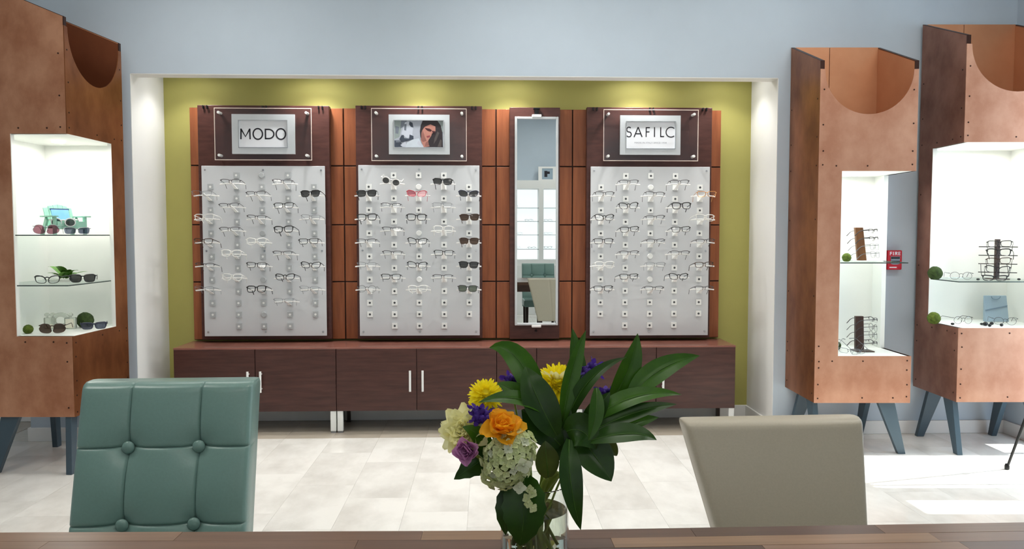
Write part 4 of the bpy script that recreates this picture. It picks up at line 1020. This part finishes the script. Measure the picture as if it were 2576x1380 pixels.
teal = chair('tufted_chair', 'teal leather button-tufted chair standing across the table before the copper tower', tuple(base), A1, 'teal', .222, .222, ptop.z, .092, LEAN, [(-.090, zr1), (.090, zr1), (-.090, zr2), (.090, zr2)], group='teal tufted chairs')
dup(teal, (.80, .12, 0), (0, 0, PI), 'second teal tufted chair, seen only as a reflection in the tall mirror')
ctop = towp(1964, 1057, 1.98)
CL = .24
yb1 = 1.98 - CL * (ctop.z - .33)
base = Y2W(.742, yb1, 0)
chair('leather_chair', 'plain cream leather chair standing across the table below the shorter copper tower', tuple(base), math.radians(4) - PSI, 'cream', .240, .165, ctop.z, .075, CL, [], skew=-.100, backseam=True)

# ------------------------------------------------------------------ tables of glued staves
TZ = .74
J = onZ(1345, 1333, TZ)
def table(label, far, away, L_, seed):
    d = (far - J); ang = math.atan2(d.y, d.x) if away > 0 else math.atan2(-d.y, -d.x)
    t = thing('dining_table', label, 'table', (J.x, J.y, 0), ang, group='tables under the bouquet')
    s = away; rr = random.Random(seed); D_ = .95
    X = lambda a, b: (min(s * a, s * b), max(s * a, s * b))
    nr = 22; rw = D_ / nr
    for r in range(nr):
        x = 0.002; first = True
        while x < L_ - .01:
            ln = rr.uniform(.12, .5) if first else rr.uniform(.3, .62); first = False
            e = min(L_, x + ln)
            if L_ - e < .12: e = L_
            a, b = X(x, e)
            part('stave', MB().box(a + .0003, b - .0003, -(r + 1) * rw + .0003, -r * rw - .0003, TZ - .035, TZ + rr.uniform(-.0002, .0002)), rr.choice(M['stave']), t)
            x = e
    a, b = X(.08, L_ - .08)
    part('apron', MB().box(a, b, -D_ + .08, -D_ + .10, TZ - .12, TZ - .035).box(a, b, -.10, -.08, TZ - .12, TZ - .035).box(a, a + .02, -D_ + .10, -.10, TZ - .12, TZ - .035).box(b - .02, b, -D_ + .10, -.10, TZ - .12, TZ - .035), M['apron'], t)
    for lx in (a, b - .06):
        for ly in (-.14, -D_ + .08):
            part('leg', MB().box(lx, lx + .06, ly, ly + .06, 0, TZ - .035), M['apron'], t, bevel=.003)
table('walnut stave table under the vase, half on the green chair side', onZ(0, 1338.5, TZ), -1, 1.5, 4)
table('walnut stave table under the vase, half on the cream chair side', onZ(2576, 1313, TZ), 1, 1.6, 9)

# ------------------------------------------------------------------ vase and bouquet
VD = 1.335
vb = towp(1345, 1400, VD); vb.z = TZ + .0006
VR = .0605
vtop = towp(1345, 1212, VD).z
VH = vtop - vb.z
vase = thing('glass_vase', 'clear cylinder glass vase half full of water at the middle of the table', 'vase', tuple(vb))
part('glass_wall', MB().lathe([(0, 0), (VR, 0), (VR, VH), (VR - .0015, VH + .0012), (VR - .003, VH), (VR - .003, .008), (0, .008)], seg=48), M['glass'], vase, 50)
part('water', MB().lathe([(0, .0085), (VR - .0034, .0085), (VR - .0034, VH * .62), (0, VH * .62)], seg=48), M['water'], vase, 50)
ctr = Vector((vb.x, vb.y, 0))
FG = 'flowers in the glass vase'
def stemtube(top, k, r=.0032):
    a = k * 2.4; rr_ = .020 + .012 * math.sin(k * 1.7)
    b = Vector((vb.x + rr_ * math.cos(a + PI), vb.y + rr_ * math.sin(a + PI), TZ + .012))
    rim = Vector((vb.x + (top.x - vb.x) * .25, vb.y + (top.y - vb.y) * .25, vtop))
    o = (rim.xy - vb.xy)
    if o.length > .048: o = o.normalized() * .048; rim.x, rim.y = vb.x + o.x, vb.y + o.y
    pts = []
    for i in range(9):
        u = i / 8; pts.append(b * (1 - u) ** 2 + rim * 2 * u * (1 - u) * 1.0 + top * u * u if u > 0 else b.copy())
    return MB().tube(pts, r, 7)
def flower(name, label, cat, px, py, D, k, r=.003):
    p = towp(px, py, D)
    t = thing(name, label, cat, tuple(p), group=FG)
    part('stem', stemtube(p, k, r).shift(-p), M['stem'], t, 'all')
    return t
def toward(dirv, spin=0.0):
    return (Vector(dirv).normalized().to_track_quat('Z', 'Y') @ Euler((0, 0, spin)).to_quaternion()).to_euler()
def petal(L, w_, lift, curl, n=6, m=4, ruff=0.0, seed=0, tip=.75):
    rr = random.Random(seed); rows = []
    for i in range(n + 1):
        u = i / n; ww = w_ / 2 * (math.sin(PI * min(.97, u ** tip * .93 + .04)) ** .7)
        r_ = []
        for j in range(m + 1):
            v = -1 + 2 * j / m
            r_.append((L * u * math.cos(lift * u), v * ww, L * u * math.sin(lift * u) + curl * v * v * ww + (rr.uniform(-1, 1) * ruff * u)))
        rows.append(r_)
    return MB().grid(rows)
def bloom_petals(t, mt, rings, nm='petal', centre=None, aim=(0, -1, .3), single=False, seed=1):
    rr = random.Random(seed); Q = Vector(aim).normalized().to_track_quat('Z', 'Y')
    whole = MB(); k = 0
    for (n, L, w_, lift, curl, r0, ruff) in rings:
        for i in range(n):
            a = 2 * PI * i / n + rr.uniform(-.15, .15) + k * .4
            pm = petal(L * rr.uniform(.9, 1.1), w_, 0, curl, ruff=ruff, seed=seed * 99 + k, n=5 if single else 6)
            lf = lift + rr.uniform(-.1, .1)
            Mx = Q.to_matrix().to_4x4() @ Matrix.Rotation(a, 4, 'Z') @ Matrix.Translation((r0, 0, 0)) @ Matrix.Rotation(-lf, 4, 'Y')
            pm.xform(Mx)
            if single: whole.add(pm.v, pm.f)
            else: part(nm, pm, mt, t, 'all')
            k += 1
    if single:
        part(nm, whole, mt, t, 'all', stuff=True)
UPD = (0, -.75, .66)
for i, (px, py, D, r, lab) in enumerate([(1222, 992, 1.30, .030, 'yellow chrysanthemum above the orange flower at the rim of the bouquet'), (1203, 1030, 1.31, .021, 'small yellow chrysanthemum just over the violet statice'), (1402, 965, 1.37, .040, 'large yellow chrysanthemum behind the upright leaves, pale topped'), (1322, 992, 1.38, .018, 'small yellow chrysanthemum peeping behind the big centre leaf')]):
    t = flower('chrysanthemum', lab, 'flower', px, py, D, i)
    rings = []
    for q in range(10):
        f = q / 9
        rings.append((6 + int(12 * (1 - f)) + 3, r * (.70 + .30 * (1 - f)), r * .24, f * 1.75 - .45, .5, r * .08, 0))
    bloom_petals(t, M['yellow'], rings, 'petals', aim=UPD, single=True, seed=i + 3)
    part('core', MB().ball((0, 0, 0), r * .42, 12, 8), M['yellow'], t, 'all')
    if i == 2: bloom_petals(t, M['paley'], [(11, r * .9, r * .34, .75, .4, r * .1, 0)], 'outer_petals', aim=(0, .2, 1), single=True, seed=77)
t = flower('freesia', 'orange frilled flower in the middle of the bouquet front', 'flower', 1262, 1082, 1.235, 5)
bloom_petals(t, M['orange'], [(5, .037, .038, .25, .5, .004, .005), (5, .036, .036, .70, .7, .003, .005), (4, .032, .034, 1.1, .8, .002, .004), (3, .024, .026, 1.35, .9, .001, .003)], aim=(.1, -.62, .78), seed=21)
part('core', MB().ball((0, .004, -.004), .014, 10, 8), M['orange'], t, 'all')
t = flower('carnation', 'pale yellow carnation at the outer rim beside the lilac rose', 'flower', 1172, 1085, 1.27, 7)
bloom_petals(t, M['paley'], [(11, .044, .030, .10, .3, .004, .004), (10, .041, .028, .45, .4, .003, .004), (9, .036, .026, .8, .5, .002, .004), (8, .030, .024, 1.1, .5, .001, .003), (6, .024, .02, 1.4, .5, .001, .002)], aim=(-.40, -.8, .4), seed=31)
part('core', MB().ball((0, 0, 0), .016, 10, 8), M['paley'], t, 'all')
t = flower('lisianthus', 'lilac rose-like flower below the pale yellow carnation', 'flower', 1180, 1130, 1.245, 9)
bloom_petals(t, M['lilac'], [(5, .029, .030, .70, .6, .002, .002), (6, .027, .026, 1.0, .8, .001, .0018), (5, .024, .022, 1.25, .9, .001, .0015), (4, .020, .017, 1.45, 1.0, .001, .001)], aim=(-.35, -.85, .1), seed=41)
part('core', MB().ball((0, 0, 0), .011, 10, 8), M['lilac'], t, 'all')
for i, (px, py, D, r, lab) in enumerate([(1212, 1045, 1.255, .019, 'violet statice tucked between yellow and orange flowers'), (1284, 957, 1.35, .014, 'violet statice rising beside the topmost broad leaf'), (1487, 930, 1.36, .017, 'violet statice behind the arching leaf near the top'), (1524, 992, 1.37, .014, 'violet statice low among the long right-hand leaves')]):
    t = flower('statice', lab, 'flower', px, py, D, 11 + i, .002)
    rr = random.Random(i + 50); mb = MB()
    for q in range(26):
        v = Vector((rr.gauss(0, 1), rr.gauss(0, 1), rr.gauss(0, 1))).normalized() * r * rr.uniform(.55, 1)
        pm = petal(.012, .009, .3, .3, 3, 2, .001, q); pm.xform(Matrix.Translation(v) @ v.to_track_quat('X', 'Z').to_matrix().to_4x4() @ Matrix.Rotation(rr.uniform(0, 6), 4, 'X')); mb.add(pm.v, pm.f)
        mb.ball(tuple(v * .7), r * .35, 6, 4)
    part('florets', mb, M['purple'], t, 'all', stuff=True)
t = flower('hydrangea', 'pale green hydrangea head hanging over the vase rim', 'flower', 1280, 1152, 1.235, 16, .004)
fm = []
for mt in ('hyd', 'hydw'):
    mb = MB()
    for k in range(4):
        pm = petal(.0078, .0082, .25, .6, 3, 2, .0005, k); pm.xform(Matrix.Rotation(k * PI / 2, 4, 'Z')); mb.add(pm.v, pm.f)
    mb.ball((0, 0, .001), .0016, 6, 4)
    fm.append(mb.mesh('floret', M[mt], 'all'))
rr = random.Random(8)
nfl = 190
for q in range(nfl):
    zz = 1 - 2 * (q + .5) / nfl; a = q * 2.39996; s_ = math.sqrt(1 - zz * zz)
    v = Vector((s_ * math.cos(a), s_ * math.sin(a), zz))
    if v.y > .55: continue
    pos = Vector((v.x * .040, v.y * .034, v.z * .048)) * rr.uniform(.86, 1.06) + Vector((.012 * v.z, 0, 0))
    sc_ = rr.uniform(.85, 1.25)
    o = link('floret', fm[1 if (q % 9 == 4) else 0], t, pos, toward(v + Vector((rr.uniform(-.3, .3), rr.uniform(-.3, .3), rr.uniform(-.3, .3))), rr.uniform(0, 3))); o.scale = (sc_,) * 3
for q in range(5):
    o = link('floret', fm[0], t, (.032 + .006 * math.sin(q * 2), -.012, -.046 - .008 * q), toward((.3, -.8, rr.uniform(-.5, .5)), q)); o.scale = (1.1,) * 3
part('core', MB().ball((0, 0, 0), .032, 10, 8, (1, .85, 1.15)), M['leafolive'], t, 'all')
for (dx, dz, s_) in ((.022, .0, 1.9), (.016, -.036, 1.5)):
    o = link('floret', fm[1], t, (dx, -.034, dz), toward((.1, -1, -.2), s_)); o.scale = (s_,) * 3

def leaf_between(P0, P1, P2, wd, fold=.28, nrm=(0, -1, .25), n=12, serr=0.0, shape=.85):
    nv = Vector(nrm); rows = []
    for i in range(n + 1):
        u = i / n
        p = P0 * (1 - u) ** 2 + P1 * 2 * u * (1 - u) + P2 * u * u
        tg = ((P1 - P0) * (1 - u) + (P2 - P1) * u).normalized()
        sd = tg.cross(nv).normalized(); nn = sd.cross(tg).normalized()
        ww = wd / 2 * max(.015, math.sin(PI * min(1, (u * .96 + .04) ** shape)) ** .85) * (1 + (serr if i % 2 else -serr))
        rows.append([p + sd * (v * ww) + nn * (fold * ww * abs(v) + .04 * ww * math.sin(u * 9 + v)) for v in (-1, -.66, -.33, 0, .33, .66, 1)])
    return MB().grid(rows)
def leafy(label, leaves, k, stem_to):
    p = towp(*stem_to)
    t = thing('foliage_branch', label, 'foliage', tuple(p), group='leafy stems in the vase')
    part('stem', stemtube(p, k, .0030).shift(-p), M['stem'], t, 'all')
    for (b, m_, e, wpx, db, dm, de, mt, kw) in leaves:
        P0, P1, P2 = towp(*b, VD + db), towp(*m_, VD + dm), towp(*e, VD + de)
        P1 = P1 * 2 - (P0 + P2) * .5                      # the middle point lies on the leaf
        wd = wpx * (VD + dm) / FPX
        lf = part('leaf', leaf_between(P0, P1, P2, wd, **kw).shift(-p), M[mt], t, 'all')
        nv = Vector(kw.get('nrm', (0, -1, .25))).normalized()
        pts = [P0 * (1 - u) ** 2 + P1 * 2 * u * (1 - u) + P2 * u * u + nv * .0004 for u in [i / 8 for i in range(9)]]
        part('midrib', MB().tube(pts, [.0011 - .0009 * i / 8 for i in range(9)], 5).shift(-p), M['leafrib'], lf, 'all')
N1 = dict(nrm=(.15, -1, .25)); N2 = dict(nrm=(-.2, -.9, .45)); N3 = dict(nrm=(0, -.7, .75)); N4 = dict(nrm=(.3, -.95, .1))
leafy('leafy stem fanning upward to broad pointed leaves over the yellow flowers', [
    ((1372, 1075), (1310, 912), (1231, 874), 66, -.01, .01, .03, 'leaf', N2),
    ((1400, 1095), (1352, 1000), (1322, 921), 88, -.05, -.055, -.03, 'leafdark', N1),
    ((1415, 1060), (1438, 940), (1474, 830), 46, -.02, -.01, .01, 'leaf', N4),
    ((1462, 1000), (1452, 910), (1440, 825), 42, .03, .04, .05, 'leaf', N1),
    ((1378, 1040), (1300, 1002), (1203, 1012), 46, -.05, -.06, -.07, 'leaf', N3),
    ((1345, 1020), (1300, 985), (1250, 963), 46, -.03, -.03, -.03, 'leaf', N2),
    ((1420, 1075), (1480, 960), (1576, 898), 40, -.01, -.02, -.03, 'leafdark', N3),
], 20, (1400, 1090, VD - .01))
leafy('leafy stem of long arching leaves reaching toward the cream chair', [
    ((1535, 1010), (1580, 930), (1604, 838), 64, .02, .02, .03, 'leaf', N4),
    ((1580, 1005), (1660, 930), (1760, 894), 60, .0, .02, .05, 'leaf', N2),
    ((1480, 1065), (1590, 1000), (1714, 992), 52, -.02, -.02, .0, 'leaf', N3),
    ((1480, 1090), (1590, 1040), (1702, 1016), 48, -.04, -.03, -.02, 'leafdark', N3),
    ((1480, 1105), (1580, 1068), (1657, 1049), 46, -.03, -.02, .0, 'leaf', N3),
    ((1480, 1110), (1580, 1090), (1652, 1106), 58, -.05, -.06, -.06, 'leafdark', N3),
    ((1500, 975), (1498, 1045), (1480, 1108), 40, -.06, -.08, -.09, 'leaf', N1),
    ((1470, 1075), (1500, 1030), (1535, 985), 52, -.02, -.03, -.03, 'leafdark', N1),
    ((1500, 1080), (1535, 1120), (1552, 1146), 34, .04, .05, .06, 'leafolive', N1),
], 23, (1482, 1085, VD))
leafy('drooping leafy stem whose longest leaf hangs past the table edge', [
    ((1432, 1105), (1436, 1215), (1461, 1332), 62, -.05, -.085, -.08, 'leafdark', dict(nrm=(.2, -1, .15))),
    ((1455, 1095), (1500, 1150), (1538, 1210), 92, -.02, -.04, -.05, 'leafdark', N1),
    ((1425, 1085), (1465, 1085), (1500, 1130), 90, -.04, -.05, -.05, 'leafdark', N1),
    ((1410, 1120), (1355, 1065), (1312, 1030), 84, -.03, -.03, -.03, 'leafdark', N2),
    ((1380, 1200), (1374, 1150), (1372, 1108), 64, -.06, -.07, -.07, 'leafolive', N1),
    ((1400, 1130), (1415, 1080), (1440, 1010), 76, -.02, -.02, -.01, 'leafdark', N1),
    ((1430, 1150), (1400, 1110), (1360, 1090), 80, -.01, -.02, -.02, 'leafdark', N1),
    ((1440, 1150), (1480, 1120), (1530, 1100), 80, .0, .0, .0, 'leafdark', N1),
], 26, (1425, 1110, VD - .02))
leafy('stem with broad dark serrated leaves, the biggest hanging down the front of the vase', [
    ((1318, 1196), (1318, 1290), (1308, 1372), 112, -.075, -.10, -.09, 'leafdark', dict(nrm=(-.1, -1, .2), serr=.05, shape=.8)),
    ((1305, 1205), (1276, 1270), (1272, 1345), 60, -.06, -.085, -.08, 'leafdark', dict(nrm=(-.4, -1, .1), serr=.05)),
    ((1240, 1140), (1200, 1165), (1142, 1205), 66, -.05, -.07, -.07, 'leafdark', dict(nrm=(-.1, -.9, .5), serr=.06)),
    ((1228, 1135), (1205, 1095), (1163, 1073), 46, -.07, -.09, -.10, 'leaf', N2),
], 29, (1318, 1190, VD - .06))
for i, (px, py, lab) in enumerate([(1400, 1225, 'bare cut green stem leaning in the water'), (1380, 1240, 'thick pale green stem at the middle of the vase'), (1412, 1230, 'green stem against the glass on the cream chair side'), (1300, 1225, 'green stem against the glass behind the big drooping leaf')]):
    p = towp(px, py - 40, VD - .01); t = thing('cut_stem', lab, 'stem', tuple(p), group='bare stems in the vase')
    part('stalk', stemtube(p, 31 + i * 1.3, .0056).shift(-p), M['stem'], t, 'all')

# ------------------------------------------------------------------ behind the camera: what the mirror shows
bz0, bz1, topz = .893, 2.05, 2.185
t = thing('wall_display_case', 'white backlit wall display case with glass shelves, seen in the mirror', 'display case', (0, FYW, 0))
part('base_cabinet', MB().box(-.85, 2.70, 0.001, .42, 0, .80), M['white'], t, bevel=.004)
part('case_frame', MB().box(-.85, 2.70, 0.001, .34, .80, bz0).box(-.85, 2.70, 0.001, .34, bz1, topz).box(-.85, -.78, .001, .34, bz0, bz1).box(2.63, 2.70, .001, .34, bz0, bz1), M['white'], t)
part('divider', MB().box(.985, 1.06, .001, .34, bz0, bz1), M['white'], t); part('divider', MB().box(.10, .17, .001, .34, bz0, bz1), M['white'], t); part('divider', MB().box(1.85, 1.92, .001, .34, bz0, bz1), M['white'], t)
for a, b in ((-.78, .10), (.17, .985), (1.06, 1.85), (1.92, 2.63)):
    part('backlit_panel', MB().box(a, b, .001, .02, bz0, bz1), M['backlit'], t)
    for z in (1.74, 1.52, 1.30, 1.066):
        g = part('glass_shelf', MB().box(a, b, .021, .30, z - .006, z), M['shelfglass'], t); part('shelf_edge', MB().box(a, b, .30, .304, z - .006, z), M['shelfedge'], g)
for i, (x, z, k, lab) in enumerate([(.56, 1.74, 's', 'black sunglasses on the top shelf of the mirrored display case'), (.82, 1.52, 'h', 'dark half-rim eyeglasses on the second shelf of the mirrored case'), (1.14, 1.52, 'h', 'dark half-rim eyeglasses on the second shelf past the divider, mirrored case'), (.64, 1.30, 'g', 'thin grey eyeglasses on the third shelf of the mirrored case'), (1.14, 1.30, 'g', 'thin grey eyeglasses on the third shelf past the divider, mirrored case'), (.60, 1.066, 'g', 'thin grey eyeglasses on the lowest shelf of the mirrored case'), (.87, 1.066, 'h', 'dark half-rim eyeglasses on the lowest shelf of the mirrored case'), (1.14, 1.066, 'k', 'black eyeglasses on the lowest shelf past the divider, mirrored case')]):
    eyewear(k, lab, (x, FYW + .24, z + stand_on(k) + .001), (.02, 0, PI + .2), 'eyewear in the mirrored case')
p = (1.14, FYW + .12, topz + .0005)
t = thing('photo_frame', 'small white framed picture standing on the mirrored display case', 'picture', p)
part('frame', MB().box(-.15, .15, -.012, .012, 0, .03).box(-.15, .15, -.012, .012, .21, .24).box(-.15, -.09, -.012, .012, .03, .21).box(.09, .15, -.012, .012, .03, .21), M['white'], t)
part('print', MB().box(-.09, .09, -.008, .004, .03, .21), M['bag'], t)
part('dark_shape', MB().box(-.05, .0, .004, .0055, .07, .17).box(.0, .04, .004, .0055, .12, .16), M['ink'], t)
